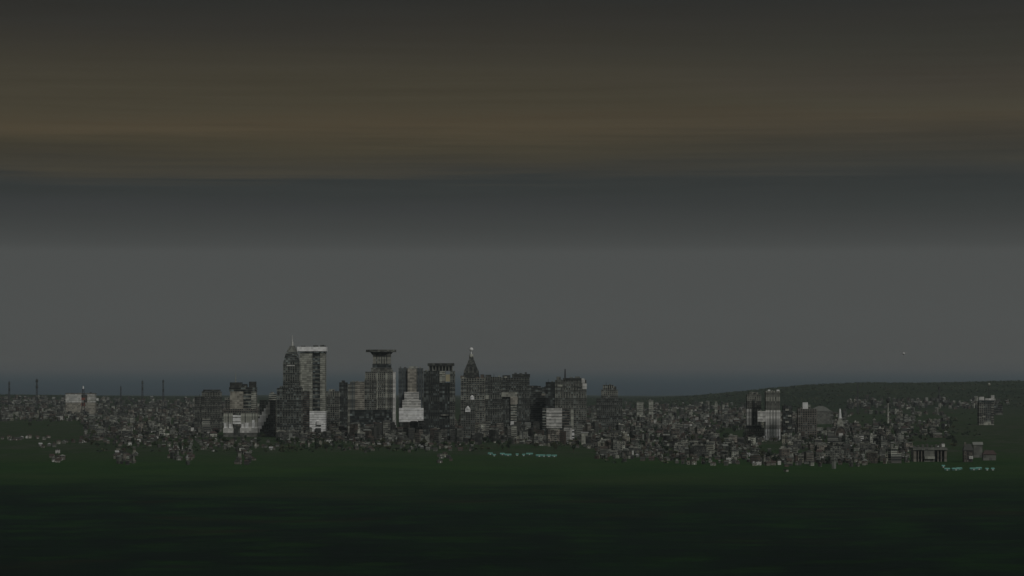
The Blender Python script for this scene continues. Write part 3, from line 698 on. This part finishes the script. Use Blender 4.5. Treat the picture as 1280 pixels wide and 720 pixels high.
def proto_block(w, d, h, wall, trim, roofkind):
    r = empty('apartment_block' if h < 24 else 'office_block', (0, -4000, 0), '', 'building')
    b = MB().box(-w / 2, w / 2, -d / 2, d / 2, -5, h, 0, 1)
    if roofkind == 'step': b.box(-w / 2, w * .1, -d / 2 + .4, d / 2 - .4, h + .003, h + 6.6, 0, 1)
    b.build('walls', [wall, 'tindark'], r)
    zt = h
    p = MB()
    x1 = w / 2
    if roofkind == 'step':
        zt = h + 6.6; x0, xe = -w / 2, w * .1
    else: x0, xe = -w / 2, w / 2
    e = .35
    p.box(x0 - e, xe + e, -d / 2 - e, -d / 2 + .3, zt - .5, zt + 1.1); p.box(x0 - e, xe + e, d / 2 - .3, d / 2 + e, zt - .5, zt + 1.1)
    p.box(x0 - e, x0 + .3, -d / 2 + .3, d / 2 - .3, zt - .5, zt + 1.1); p.box(xe - .3, xe + e, -d / 2 + .3, d / 2 - .3, zt - .5, zt + 1.1)
    p.build('parapet', [trim], r)
    if roofkind in ('plant', 'step'):
        MB().box(x0 + 2, x0 + 2 + (xe - x0) * .3, -d * .2, d * .25, zt, zt + 3.4).build('stair_head', [trim], r)
        MB().cyl(xe - 3, 0, 1.3, 1.3, zt, zt + 2.4, 0, 8).build('water_tank', ['dark'], r)
    if roofkind == 'pitch':
        q = MB(); q.frustum((-w / 2 - .8, w / 2 + .8, -d / 2 - .8, d / 2 + .8), (-w / 2 + d * .3, w / 2 - d * .3, -.4, .4), h + 1.11, h + 1.1 + d * .28)
        q.build('roof', [rnd.choice(['tile', 'rust', 'tindark'])], r)
    if roofkind == 'balcony':
        for i in range(int(h // 3.3)):
            MB().box(-w * .22, w * .22, -d / 2 - 1.5, -d / 2, 3.3 * i + 2.7, 3.3 * i + 3.7).build('balcony', [trim], r)
    return r

COLS = {'w_grey': 'grey', 'w_dark': 'charcoal', 'w_beige': 'beige', 'w_pale': 'pale', 'w_brown': 'brown', 'w_pink': 'pinkish', 'w_band': 'grey banded', 'w_green': 'greenish grey'}
ROOFW = {'plant': 'flat-roofed block', 'step': 'stepped block', 'flat': 'plain flat block', 'pitch': 'hipped-roof block', 'balcony': 'balconied block'}
PB = []
walls = ['w_grey', 'w_dark', 'w_beige', 'w_grey', 'w_brown', 'w_pink', 'w_band', 'w_green', 'w_dark', 'w_pale']
for i in range(44):
    h = [6.6, 9.8, 13, 16.5, 9.8, 23, 13, 30][i % 8] * rnd.uniform(.9, 1.1); w = rnd.uniform(7, 20)
    wall = walls[(i * 3 + i // 10) % 10]; rk = ['plant', 'flat', 'step', 'balcony', 'pitch', 'plant'][i % 6]
    if rk == 'pitch' and h > 11: rk = 'plant'
    size = 'low' if h < 12 else ('tall' if h > 20 else 'mid-height')
    if w > 15.5: size = 'wide ' + size
    PB.append([proto_block(w, rnd.uniform(7, 12), h, wall, rnd.choice(['concrete', 'grey', 'pale', 'concrete']), rk), h, size + ' ' + COLS[wall] + ' ' + ROOFW[rk], False])

def take(pool, ok):
    c = [e for e in pool if ok(e)] or pool
    e = rnd.choice(c)
    if not e[3]: e[3] = True; return e[0], e
    return copy_tree(e[0]), e

# (x0, x1, foot row min, max, how many, tallest)
BLOCKS = [(0, 112, 502, 531, 44, 17), (106, 345, 506, 548, 100, 21), (345, 470, 531, 552, 44, 24), (440, 620, 533, 556, 60, 24), (590, 745, 528, 556, 64, 31), (440, 745, 536, 549, 60, 32), (240, 280, 526, 545, 10, 31), (345, 440, 538, 549, 16, 30),
          (735, 935, 510, 574, 120, 21), (930, 1140, 528, 580, 80, 17), (1060, 1250, 504, 512, 26, 11), (1080, 1186, 516, 558, 40, 11), (975, 1075, 519, 540, 18, 14)]
def clear(px, py):
    if 322 < px < 346 and py > 530: return False
    if 270 < px < 340 and 538 < py < 549: return False
    if 950 < px < 980 and 553 < py < 569: return False
    if 676 < px < 720 and 543 < py < 552: return False
    if 1136 < px < 1192 and py > 548: return False
    for (cx, cy, rx, ry) in ((913, 545, 18, 7), (1028, 534, 13, 8), (1085, 526, 28, 8), (1160, 524, 22, 5), (1000, 566, 8, 3)):
        if ((px - cx) / rx) ** 2 + ((py - cy) / ry) ** 2 < 1: return False
    if 494 < px < 534 and 527 < py < 541: return False
    if 600 < px < 745 and py > 553 + (px - 600) * .06: return False
    if 895 < px < 932 and 538 < py < 552: return False
    if 0 < px < 100 and py > 527: return False
    return True
for (x0, x1, r0, r1, n, hm) in BLOCKS:
    for i in range(int(n * .5 + .5)):
        for _ in range(20):
            px = rnd.uniform(x0, x1); py = rnd.uniform(r0, r1)
            if clear(px, py): break
        o, e = take(PB, lambda e: e[1] <= hm)
        place(o, px, py, e[2], rnd.choice([0, 0, .25, -.3, .5, -.5, .08]))
        o['group'] = 'everyday city blocks'

def proto_house(w, d, h, wall, roof, kind):
    r = empty('house', (0, -4000, 0), '', 'house')
    b = MB().box(-w / 2, w / 2, -d / 2, d / 2, -3, h, 0)
    q = MB(); e = .5
    if kind == 'gabled':
        for (ya, yb) in ((-d / 2 - e, 0), (d / 2 + e, 0)):
            s_ = 1 if ya < 0 else -1
            za, zb = h - .1, h + d * .42
            p = [(-w / 2 - e, ya, za), (w / 2 + e, ya, za), (w / 2 + e, yb, zb), (-w / 2 - e, yb, zb)]
            if s_ < 0: p = p[::-1]
            up = [(x, y, z + .22) for x, y, z in p]
            q.quad(up, 0); q.quad(p[::-1], 0)
            for i in range(4): q.quad([p[i], p[(i + 1) % 4], up[(i + 1) % 4], up[i]], 0)
        for x in (-w / 2, w / 2):
            p = [(x, -d / 2, h), (x, d / 2, h), (x, 0, h + d * .40)]
            b.quad(p if x > 0 else p[::-1], 0)
    elif kind == 'hipped':
        q.frustum((-w / 2 - e, w / 2 + e, -d / 2 - e, d / 2 + e), (-w / 2 + d * .4, w / 2 - d * .4, -.2, .2), h + .003, h + d * .36, 0)
    else:
        q.box(-w / 2 - e, w / 2 + e, -d / 2 - e, d / 2 + e, h + .003, h + .45, 0)
        q.box(-w / 2 + .6, -w / 2 + 3, -1, 1.6, h + .453, h + 2.4, 0)
    b.build('walls', [wall], r); q.build('roof', [roof], r)
    m = MB()
    for x in ((-.32, .32) if w < 9 else (-.36, -.12, .36)): MB().box(x * w - .65, x * w + .65, -d / 2 - .06, -d / 2 + .05, 1.0, 2.3).build('window', ['glass'], r)
    MB().box(.08 * w - .5, .08 * w + .5, -d / 2 - .05, -d / 2 + .05, 0, 2.1).build('door', [rnd.choice(['brown', 'dark', 'offwhite'])], r)
    if h > 4.5:
        for x in (-.3, .3): MB().box(x * w - .65, x * w + .65, -d / 2 - .06, -d / 2 + .05, 3.9, 5.1).build('window', ['glass'], r)
    return r
WC = [('pink', 'pinkish'), ('cream', 'cream'), ('greywall', 'grey'), ('offwhite', 'white'), ('concrete', 'stone'), ('brown', 'brown')]
RC = [('rust', 'rust-brown'), ('tin', 'pale tin'), ('tindark', 'dark'), ('tile', 'red tiled'), ('tinpale', 'white')]
PH = []
for i in range(40):
    wl, wn = WC[[0, 2, 4, 5, 1, 2, 5, 4, 5, 2, 0, 4, 3][i % 13]]; rl, rn = RC[[0, 2, 1, 2, 0, 2, 3, 0, 2, 4, 0][i % 11]]; kd = ['gabled', 'hipped', 'flat'][i % 3]
    PH.append([proto_house(rnd.uniform(4.2, 7.6), rnd.uniform(4, 6), rnd.choice([2.8, 3, 3.2, 5.4]), wl, rl, kd), 0, wn + ' ' + kd + ' house with ' + rn + ' roof', False])
# strips of small houses: (x0, row, x1, row, spread, how many)
HOUSES = [(2, 549, 62, 549, 3, 14), (48, 560, 132, 548, 5, 18), (66, 562, 76, 579, 5, 9), (132, 552, 250, 552, 14, 34), (142, 565, 168, 578, 9, 14),
          (212, 562, 240, 578, 10, 15), (250, 557, 345, 558, 11, 30), (296, 566, 316, 579, 8, 10), (345, 554, 445, 552, 10, 14), (420, 563, 476, 564, 7, 5),
          (445, 556, 602, 556, 16, 34), (546, 570, 562, 578, 5, 5), (600, 550, 720, 556, 10, 16), (715, 562, 850, 576, 12, 22), (850, 575, 1085, 580, 12, 46), (1040, 560, 1190, 566, 16, 14)]
for (x0, ra, x1, rb, sp, n) in HOUSES:
    for i in range(n):
        for _ in range(20):
            u = (i + rnd.random()) / n; px = x0 + (x1 - x0) * u + rnd.uniform(-3, 3)
            py = ra + (rb - ra) * (rnd.random() if x1 - x0 < 32 else u) + rnd.uniform(-sp, sp) * (.3 if x1 - x0 < 32 else .5)
            if clear(px, py) and not (1138 < px < 1188 and py > 555): break
        o, e = take(PH, lambda e: True)
        place(o, px, py, e[2], rnd.choice([0, .3, -.3, .6, 1.57, -.15]))
        o['group'] = 'small houses along the near edge of the city'

# --- past the three hundred largest: the smallest roofs and walls of the sprawl, as one mass
SM = ['greywall', 'pink', 'concrete', 'brown', 'grey', 'dark', 'rust', 'tindark', 'tin', 'cream', 'offwhite', 'pale']
SW = [8, 6, 7, 7, 8, 18, 4, 10, 4, 4, 1.5, 4]
sb = MB()
def shack(px, py, big=False):
    D = depth_of(px, py); x = (px - 640) / F * D; g = ground(x, D)
    k = max(1.0, D / 4600.0); w, d, h = rnd.uniform(2, 5.5) * k, rnd.uniform(3, 6) * k, rnd.uniform(2, 5.5) * k
    if big: w, d, h = rnd.uniform(6, 13), rnd.uniform(6, 10), rnd.uniform(6, 15) * (1.9 if 440 < px < 745 and rnd.random() < .6 else 1)
    elif rnd.random() < .12: h *= 1.9
    a = rnd.choice([0, .3, -.3, .6, -.6]); ca, sa = cos(a), sin(a)
    R = lambda p: [(x + u * ca - v * sa, D + u * sa + v * ca) for u, v in p]
    e = .4; q = lambda u, v: [(-u, -v), (u, -v), (u, v), (-u, v)]
    wm, rm = rnd.choices(range(12), SW)[0], rnd.choices([6, 7, 8, 5, 4], [4, 6, 3, 4, 4])[0]
    sb.prism(R(q(w / 2, d / 2)), g - 3, g + h, wm)
    if rnd.random() < .6: sb.prism(R(q(w / 2 + e, d / 2 + e)), g + h, g + h + d * .3, rm, None, R(q(w / 2, .2)))
    else: sb.prism(R(q(w / 2 + .2, d / 2 + .2)), g + h, g + h + .5, rm)
    if big:
        for z_ in range(int(h // 3.2)): sb.prism(R([(-w * .46, -d / 2 - .08), (w * .46, -d / 2 - .08), (w * .46, -d / 2 + .1), (-w * .46, -d / 2 + .1)]), g + 3.2 * z_ + 1.1, g + 3.2 * z_ + 2.5, 5)
    elif rnd.random() < .6:
        dk = 5
        for u in ((-.25, .25) if w > 4 else (0,)): sb.prism(R([(u * w - .55 * k, -d / 2 - .08), (u * w + .55 * k, -d / 2 - .08), (u * w + .55 * k, -d / 2 + .1), (u * w - .55 * k, -d / 2 + .1)]), g + .8, g + min(h - .3, 2.6 * k), dk)
for (x0, x1, r0, r1, n, hm) in BLOCKS:
    for i in range(int((x1 - x0) * (r1 - r0) / 7.5)):
        px, py = rnd.uniform(x0, x1), rnd.uniform(r0, r1)
        if clear(px, py) and rnd.random() < .9 - .5 * (1085 < px): shack(px, py)
    for i in range(int(n * (1.4 if 340 < x0 < 735 else .5))):
        px, py = rnd.uniform(x0, x1), rnd.uniform(r0, r1)
        if clear(px, py): shack(px, py, hm > 11)
for (x0, ra, x1, rb, sp_, n) in HOUSES:
    for i in range(int(n * 1.6 * (.35 if n < 10 else 1))):
        u = rnd.random(); px = x0 + (x1 - x0) * u; py = ra + (rb - ra) * (rnd.random() if x1 - x0 < 32 else u) + rnd.gauss(0, sp_ * .3)
        if clear(px, py): shack(px, py)
for (x0, x1, r0, r1, n) in [(1070, 1260, 501, 508, 90), (0, 130, 498, 508, 90), (130, 250, 499, 512, 70), (780, 935, 505, 514, 40)]:
    for i in range(n): shack(rnd.uniform(x0, x1), rnd.uniform(r0, r1))
so_ = sb.build('distant_houses', SM); so_['kind'] = 'stuff'; so_['label'] = 'mass of tiny huts and houses filling the gaps of the city'

# --- rows of small teal sheds on the grass
def proto_shed(w, d, h):
    r = empty('market_shed', (0, -4000, 0), '', 'shed')
    MB().box(-w / 2, w / 2, -d / 2, d / 2, -2, h).build('walls', ['tealdark'], r)
    q = MB(); q.frustum((-w / 2 - .5, w / 2 + .5, -d / 2 - .6, d / 2 + .6), (-w / 2 - .2, w / 2 + .2, -.3, .3), h + .003, h + 1.5); q.build('roof', ['teal'], r)
    MB().box(-.8, .8, -d / 2 - .06, -d / 2 + .05, -.2, h * .8).build('door', ['offwhite'], r)
    return r
SP = [[proto_shed(w, 5, 1.7), 0, '', False] for w in (3.6, 6.5, 9.5)]
ORD = ['leftmost', 'second', 'third', 'fourth', 'fifth', 'sixth', 'seventh', 'eighth', 'ninth', 'tenth', 'eleventh', 'twelfth']
def shed_row(spots, where):
    for i, (px, py, k) in enumerate(spots):
        e = SP[k]
        o = e[0] if not e[3] else copy_tree(e[0]); e[3] = True
        D = depth_of(px, py); x = (px - 640) / F * D
        o.location = (x, D, ground(x, D)); o.rotation_euler = (0, 0, rnd.uniform(-.1, .1))
        size = ['tiny', 'small', 'long'][k]
        o['label'] = f'{size} teal shed on the grass {where}, ' + (f'{ORD[i]} from the left' if 0 < i < len(spots) - 1 else ('leftmost of its row' if i == 0 else 'rightmost of its row'))
        o['group'] = 'teal sheds on the grass ' + where
shed_row([(613, 568.5, 1), (618, 570.5, 0), (628, 569, 1), (635, 570, 2), (646.5, 569.8, 0), (654.5, 570, 0), (662, 569, 2), (674, 571, 2), (680, 571, 0), (686, 571, 1), (693, 571.2, 1)], 'below the city centre')
shed_row([(1179, 584.5, 0), (1184, 588, 1), (1194.5, 588, 2), (1199, 587.5, 1), (1217, 588, 2), (1223.5, 587, 1), (1233.5, 588, 0), (1241, 588, 0)], 'at far right')

# --- trees
def crown_mesh(name, mat, seed, rx, rz, n, cz):
    r = random.Random(seed); b = MB()
    lobes = [(r.uniform(-.55, .55) * rx, r.uniform(-.55, .55) * rx, cz + r.uniform(-.45, .5) * rz, r.uniform(.38, .62)) for _ in range(7)]
    for i in range(n):
        lx, ly, lz, lr = r.choice(lobes)
        u = r.uniform(-1, 1); a = r.uniform(0, 2 * pi); q = math.sqrt(1 - u * u); rad = r.random() ** .4 * lr
        p = (lx + q * cos(a) * rad * rx, ly + q * sin(a) * rad * rx, lz + u * rad * rz)
        s = r.uniform(.35, .75); t1 = r.uniform(0, 2 * pi); el = r.uniform(-.9, .9)
        d1 = (cos(t1) * s, sin(t1) * s, 0.); d2 = (-sin(t1) * sin(el) * s, cos(t1) * sin(el) * s, cos(el) * s)
        b.quad([tuple(p[j] - d1[j] - d2[j] for j in range(3)), tuple(p[j] + d1[j] - d2[j] * .6 for j in range(3)), tuple(p[j] + d1[j] * .7 + d2[j] for j in range(3)), tuple(p[j] - d1[j] * .8 + d2[j] for j in range(3))], 0)
    return b
PT = []
for i, (mat, word, rx, rz, tr) in enumerate([('leaf', 'round green', 4.2, 3.6, 3.0), ('leafdark', 'broad dark green', 5.5, 4.0, 3.2), ('leafolive', 'flat-crowned olive', 5.2, 2.2, 4.4), ('leafdark', 'tall dark green', 3.0, 5.5, 2.6), ('leaf', 'bushy green', 3.2, 2.6, 1.6), ('leafolive', 'loose olive', 4.0, 3.4, 2.6)]):
    for j in range(2):
        r = empty('tree', (0, -4000, 0), '', 'tree')
        cz = tr + rz * .75
        tb = MB(); tb.cyl(0, 0, .38, .2, -2.5, cz, 0, 7)
        for k in range(4):
            a = k * 1.57 + j; tb.bar((0, 0, tr * .8), (cos(a) * rx * .5, sin(a) * rx * .5, cz + rz * .2), .16)
        tb.build('trunk', ['bark'], r)
        crown_mesh('crown', mat, 50 + i * 7 + j, rx, rz, 340, cz).build('crown', [mat], r)
        PT.append([r, rz, word + ' tree', False])
TREES = [(0, 140, 524, 534, 12), (105, 345, 524, 566, 40), (322, 346, 536, 548, 10), (345, 470, 545, 566, 34), (455, 610, 540, 566, 28), (590, 735, 545, 566, 30), (499, 530, 533, 537, 5),
         (735, 940, 520, 580, 34), (896, 932, 538, 556, 10), (940, 1100, 540, 582, 26), (1030, 1110, 518, 545, 18), (1100, 1195, 520, 566, 26)]
for (x0, x1, r0, r1, n) in TREES:
    for i in range(n):
        px = rnd.uniform(x0, x1); py = rnd.uniform(r0, r1)
        o, e = take(PT, lambda e: True)
        place(o, px, py, e[2], rnd.uniform(0, 6.28))
        s = rnd.uniform(.75, 1.25); o.scale = (s, s, s * rnd.uniform(.85, 1.15))
        o['group'] = 'trees among the city buildings'

# --- vegetation nobody could count: scrub on the plain, woodland on the hills, greenery between the roofs
def clump(b, x, y, rx, rz, mi, n=9):
    g = ground(x, y)
    for i in range(n):
        a = rnd.uniform(0, 2 * pi); q = rnd.random() ** .6; u = rnd.random()
        p = (x + cos(a) * q * rx, y + sin(a) * q * rx, g + rz * (.15 + .75 * u * (1 - .4 * q)))
        s_ = rx * rnd.uniform(.22, .42); t1 = rnd.uniform(0, 2 * pi); e = rnd.uniform(.35, 1.3)
        d1 = (cos(t1) * s_, sin(t1) * s_, 0.); d2 = (-sin(t1) * cos(e) * s_, cos(t1) * cos(e) * s_, sin(e) * min(s_, rz * .45))
        b.quad([tuple(p[j] + k1 * d1[j] + k2 * d2[j] for j in range(3)) for k1, k2 in ((-1, -1), (1, -.7), (.7, 1), (-.8, .9))], mi)
b = MB()
for i in range(3000):
    px = rnd.choice([rnd.uniform(790, 1285), rnd.uniform(790, 1285), rnd.uniform(-5, 240), rnd.uniform(-5, 1285)]); y = rnd.uniform(9000, 13600); x = (px - 640) / F * y
    clump(b, x, y, rnd.uniform(3, 9), rnd.uniform(3, 6), rnd.choice([0, 1, 1, 2]), 8)
o = b.build('hill_woodland', ['leaf', 'leaf', 'leafolive']); o['kind'] = 'stuff'; o['label'] = 'dark scattered woodland covering the far hills'
b = MB()
for (x0, x1, r0, r1, n) in TREES + [(1100, 1225, 505, 545, 30), (735, 1100, 512, 580, 60), (0, 340, 500, 545, 40)]:
    for i in range(n * 3):
        px, py = rnd.uniform(x0, x1), rnd.uniform(r0, r1); D = depth_of(px, py)
        if clear(px, py): clump(b, (px - 640) / F * D, D, rnd.uniform(2, 4.2), rnd.uniform(3, 6), rnd.choice([0, 1, 1, 2]), 16)
o = b.build('city_greenery', ['leaf', 'leafdark', 'leafolive']); o['kind'] = 'stuff'; o['label'] = 'bushes and small trees between the crowded roofs'

# anything left unplaced goes
for pool in (PB, PH, SP, PT):
    for e in pool:
        if not e[3]:
            for ch in list(e[0].children): bpy.data.objects.remove(ch)
            bpy.data.objects.remove(e[0])

# ------------------------------------------------------------------ labels that single out each one
ONES = ['', 'first', 'second', 'third', 'fourth', 'fifth', 'sixth', 'seventh', 'eighth', 'ninth', 'tenth', 'eleventh', 'twelfth', 'thirteenth', 'fourteenth', 'fifteenth', 'sixteenth', 'seventeenth', 'eighteenth', 'nineteenth', 'twentieth']
NUM = ONES[1:] + ['twenty-' + q for q in ONES[1:10]]
def nearest(px, py):
    best = min(REFS, key=lambda r: abs(r[0] - px) + .6 * abs(r[1] - py))
    dx, dy = px - best[0], py - best[1]
    if abs(dx) < 9: rel = 'below' if dy > 0 else 'behind'
    else: rel = 'right of' if dx > 0 else 'left of'
    return rel, best[2]
seen = {}
for o, px, py, noun in ITEMS:
    rel, ref = nearest(px, py)
    seen.setdefault((noun, rel, ref), []).append((px, o))
for (noun, rel, ref), lst in seen.items():
    lst.sort(key=lambda q: q[0])
    for i, (px, o) in enumerate(lst):
        o['label'] = f'{noun} {rel} {ref}'
        if len(lst) > 1:
            o['label'] += ', leftmost of these' if i == 0 else f', {NUM[min(i, 28)]} from left'

# ------------------------------------------------------------------ ground
def axis(parts):
    out = []
    for a, b_, n in parts: out += [a + (b_ - a) * i / n for i in range(n)]
    return out + [parts[-1][1]]
gx = axis([(-29000, -5000, 12), (-5000, -1600, 20), (-1600, 1600, 100), (1600, 5000, 20), (5000, 29000, 12)])
gy = axis([(-29000, -2000, 8), (-2000, -400, 8), (-400, 400, 32), (400, 1400, 16), (1400, 4400, 100), (4400, 8000, 50), (8000, 15000, 50), (15000, 29000, 20)])
me = bpy.data.meshes.new('ground')
vs = [(x, y, ground(x, y)) for y in gy for x in gx]; nx = len(gx)
fs = [(j * nx + i, j * nx + i + 1, (j + 1) * nx + i + 1, (j + 1) * nx + i) for j in range(len(gy) - 1) for i in range(nx - 1)]
me.from_pydata(vs, [], fs); me.materials.append(M['ground']); me.polygons.foreach_set('use_smooth', [True] * len(fs)); me.update()
go = bpy.data.objects.new('ground', me); col.objects.link(go); go['kind'] = 'structure'
go['label'] = 'wide dark green plain rising gently to far hills'; 

# ------------------------------------------------------------------ haze
HAZE_DENSITY = 1.7e-5
hb = MB().box(-29400, 29400, -29400, 29400, -6, 330)
hm = bpy.data.materials.new('haze'); hm.use_nodes = True; ht = hm.node_tree; ht.nodes.clear()
ho = ht.nodes.new('ShaderNodeOutputMaterial'); pv = ht.nodes.new('ShaderNodeVolumePrincipled')
pv.inputs['Color'].default_value = (.80, .88, .93, 1); pv.inputs['Density'].default_value = HAZE_DENSITY; pv.inputs['Anisotropy'].default_value = .1
ht.links.new(pv.outputs[0], ho.inputs['Volume'])
hme = bpy.data.meshes.new('haze'); hme.from_pydata(hb.v, [], hb.f); hme.materials.append(hm)
hz = bpy.data.objects.new('haze', hme); col.objects.link(hz); hz['kind'] = 'stuff'; hz['label'] = 'thin blue grey haze over the plain'

# ------------------------------------------------------------------ sky and sun
SUN = (.42, -.74, .62)                                   # towards the sun, behind the cloud and the camera
ln = math.sqrt(sum(v * v for v in SUN)); SUN = tuple(v / ln for v in SUN)
w = bpy.data.worlds.new('World'); scene.world = w; w.use_nodes = True
n = NT(w.node_tree); w.node_tree.nodes.clear()
out = n.n('ShaderNodeOutputWorld')
sky = n.n('ShaderNodeTexSky', sky_type='NISHITA'); sky.sun_disc = False
sky.sun_elevation = math.asin(SUN[2]); sky.sun_rotation = math.atan2(SUN[0], SUN[1])
bg1 = n.n('ShaderNodeBackground'); n.l(sky.outputs[0], bg1.inputs[0]); bg1.inputs[1].default_value = .05
tc = n.n('ShaderNodeTexCoord'); sp = n.n('ShaderNodeSeparateXYZ'); n.l(tc.outputs['Generated'], sp.inputs[0])
X, Y, Z = sp.outputs
az = n.m('ARCTAN2', X, Y)
v1 = n.n('ShaderNodeCombineXYZ'); n.l(n.m('MULTIPLY', az, 5.0), v1.inputs[0]); n.l(n.m('MULTIPLY', Z, 55.0), v1.inputs[1])
v2 = n.n('ShaderNodeCombineXYZ'); n.l(n.m('MULTIPLY', az, 9.0), v2.inputs[0]); n.l(n.m('MULTIPLY', Z, 420.0), v2.inputs[1])
n1 = n.noise(v1.outputs[0], 1.0, 3, .5); n2 = n.noise(v2.outputs[0], 1.0, 4, .6)
high = n.mapr(Z, .045, .075)
wob = n.m('ADD', n.m('MULTIPLY', n.m('SUBTRACT', n1, .5), .11), n.m('MULTIPLY', n.m('SUBTRACT', n2, .5), .05))
tilt = n.m('MULTIPLY', n.m('SUBTRACT', n.m('MINIMUM', n.m('MAXIMUM', az, -.3), .3), -.05), .28)
tt = n.m('ADD', n.m('DIVIDE', Z, .15), n.m('MULTIPLY', high, n.m('SUBTRACT', wob, n.m('MULTIPLY', tilt, .1))))
S = lambda y, r, g, b_: (max(0.0, (490 - y) / 544.5), lin((r, g, b_)))
low = [S(492, 31, 43, 51), S(480, 38, 50, 57), S(471, 52, 60, 64), S(463, 67, 69, 70), S(450, 74, 75, 74), S(400, 76, 78, 77), S(316, 75, 77, 76), S(306, 69, 71, 70), S(285, 62, 64, 63)]
left = low + [S(258, 55, 57, 57), S(240, 50, 53, 52), S(228, 50, 53, 52), S(218, 60, 58, 51), S(200, 63, 59, 48), S(182, 65, 60, 47), S(160, 73, 65, 50), S(138, 67, 62, 49), S(95, 63, 59, 48), S(62, 55, 52, 44), S(30, 48, 46, 41), S(0, 42, 42, 39)]
right = low + [S(258, 54, 57, 56), S(236, 51, 54, 53), S(215, 55, 56, 53), S(198, 57, 56, 50), S(176, 62, 58, 49), S(150, 69, 63, 51), S(135, 66, 62, 51), S(105, 61, 57, 49), S(82, 56, 54, 47), S(60, 52, 51, 45), S(30, 48, 47, 43), S(0, 42, 43, 41)]
cl = n.mix(n.mapr(az, -.02, .15), n.ramp(tt, left), n.ramp(tt, right))
cc = n.n('ShaderNodeCombineColor'); f = n.m('ADD', 1.0, n.m('MULTIPLY', high, n.m('ADD', n.m('MULTIPLY', n.m('SUBTRACT', n2, .5), .40), n.m('MULTIPLY', n.m('SUBTRACT', n1, .5), .35))))
for i in range(3): n.l(f, cc.inputs[i])
cl = n.mix(1.0, cl, cc.outputs[0], 'MULTIPLY')
lift = n.mapr(Z, .16, .75)                               # the overcast is brighter overhead
v3 = n.n('ShaderNodeCombineXYZ'); n.l(n.m('MULTIPLY', X, 3.0), v3.inputs[0]); n.l(n.m('MULTIPLY', Y, 3.0), v3.inputs[1]); n.l(n.m('MULTIPLY', Z, 5.0), v3.inputs[2])
n3 = n.noise(v3.outputs[0], 1.0, 4)
over = n.ramp(n3, [(.3, (.06, .063, .064)), (.7, (.15, .153, .15))])
cl = n.mix(lift, cl, over)
bg2 = n.n('ShaderNodeBackground'); n.l(cl, bg2.inputs[0]); bg2.inputs[1].default_value = 1.0
mx = n.n('ShaderNodeMixShader'); n.l(n.m('SUBTRACT', .992, n.m('MULTIPLY', lift, .03)), mx.inputs[0])
n.l(bg1.outputs[0], mx.inputs[1]); n.l(bg2.outputs[0], mx.inputs[2]); n.l(mx.outputs[0], out.inputs[0])

sl = bpy.data.lights.new('sun', 'SUN'); sl.energy = .95; sl.angle = radians(20); sl.color = (1, .99, .965)
so = bpy.data.objects.new('sun', sl); col.objects.link(so)
from mathutils import Vector
so.rotation_euler = Vector(SUN).to_track_quat('Z', 'Y').to_euler()

# ------------------------------------------------------------------ camera
cam = bpy.data.cameras.new('camera'); co = bpy.data.objects.new('camera', cam); col.objects.link(co)
cam.sensor_width = 36.0; cam.lens = F / 1280 * 36.0; cam.shift_y = (YH - 360) / 1280
cam.clip_start = 1.0; cam.clip_end = 90000
co.location = (0, 0, HC); co.rotation_euler = (radians(90), 0, 0)
scene.camera = co
vs_ = scene.view_settings
vs_.view_transform = 'Standard'; vs_.look = 'None'; vs_.exposure = 0; vs_.gamma = 1; vs_.use_curve_mapping = False
scene.render.engine = 'CYCLES'
scene.cycles.max_bounces = 4; scene.cycles.volume_bounces = 1; scene.cycles.diffuse_bounces = 2
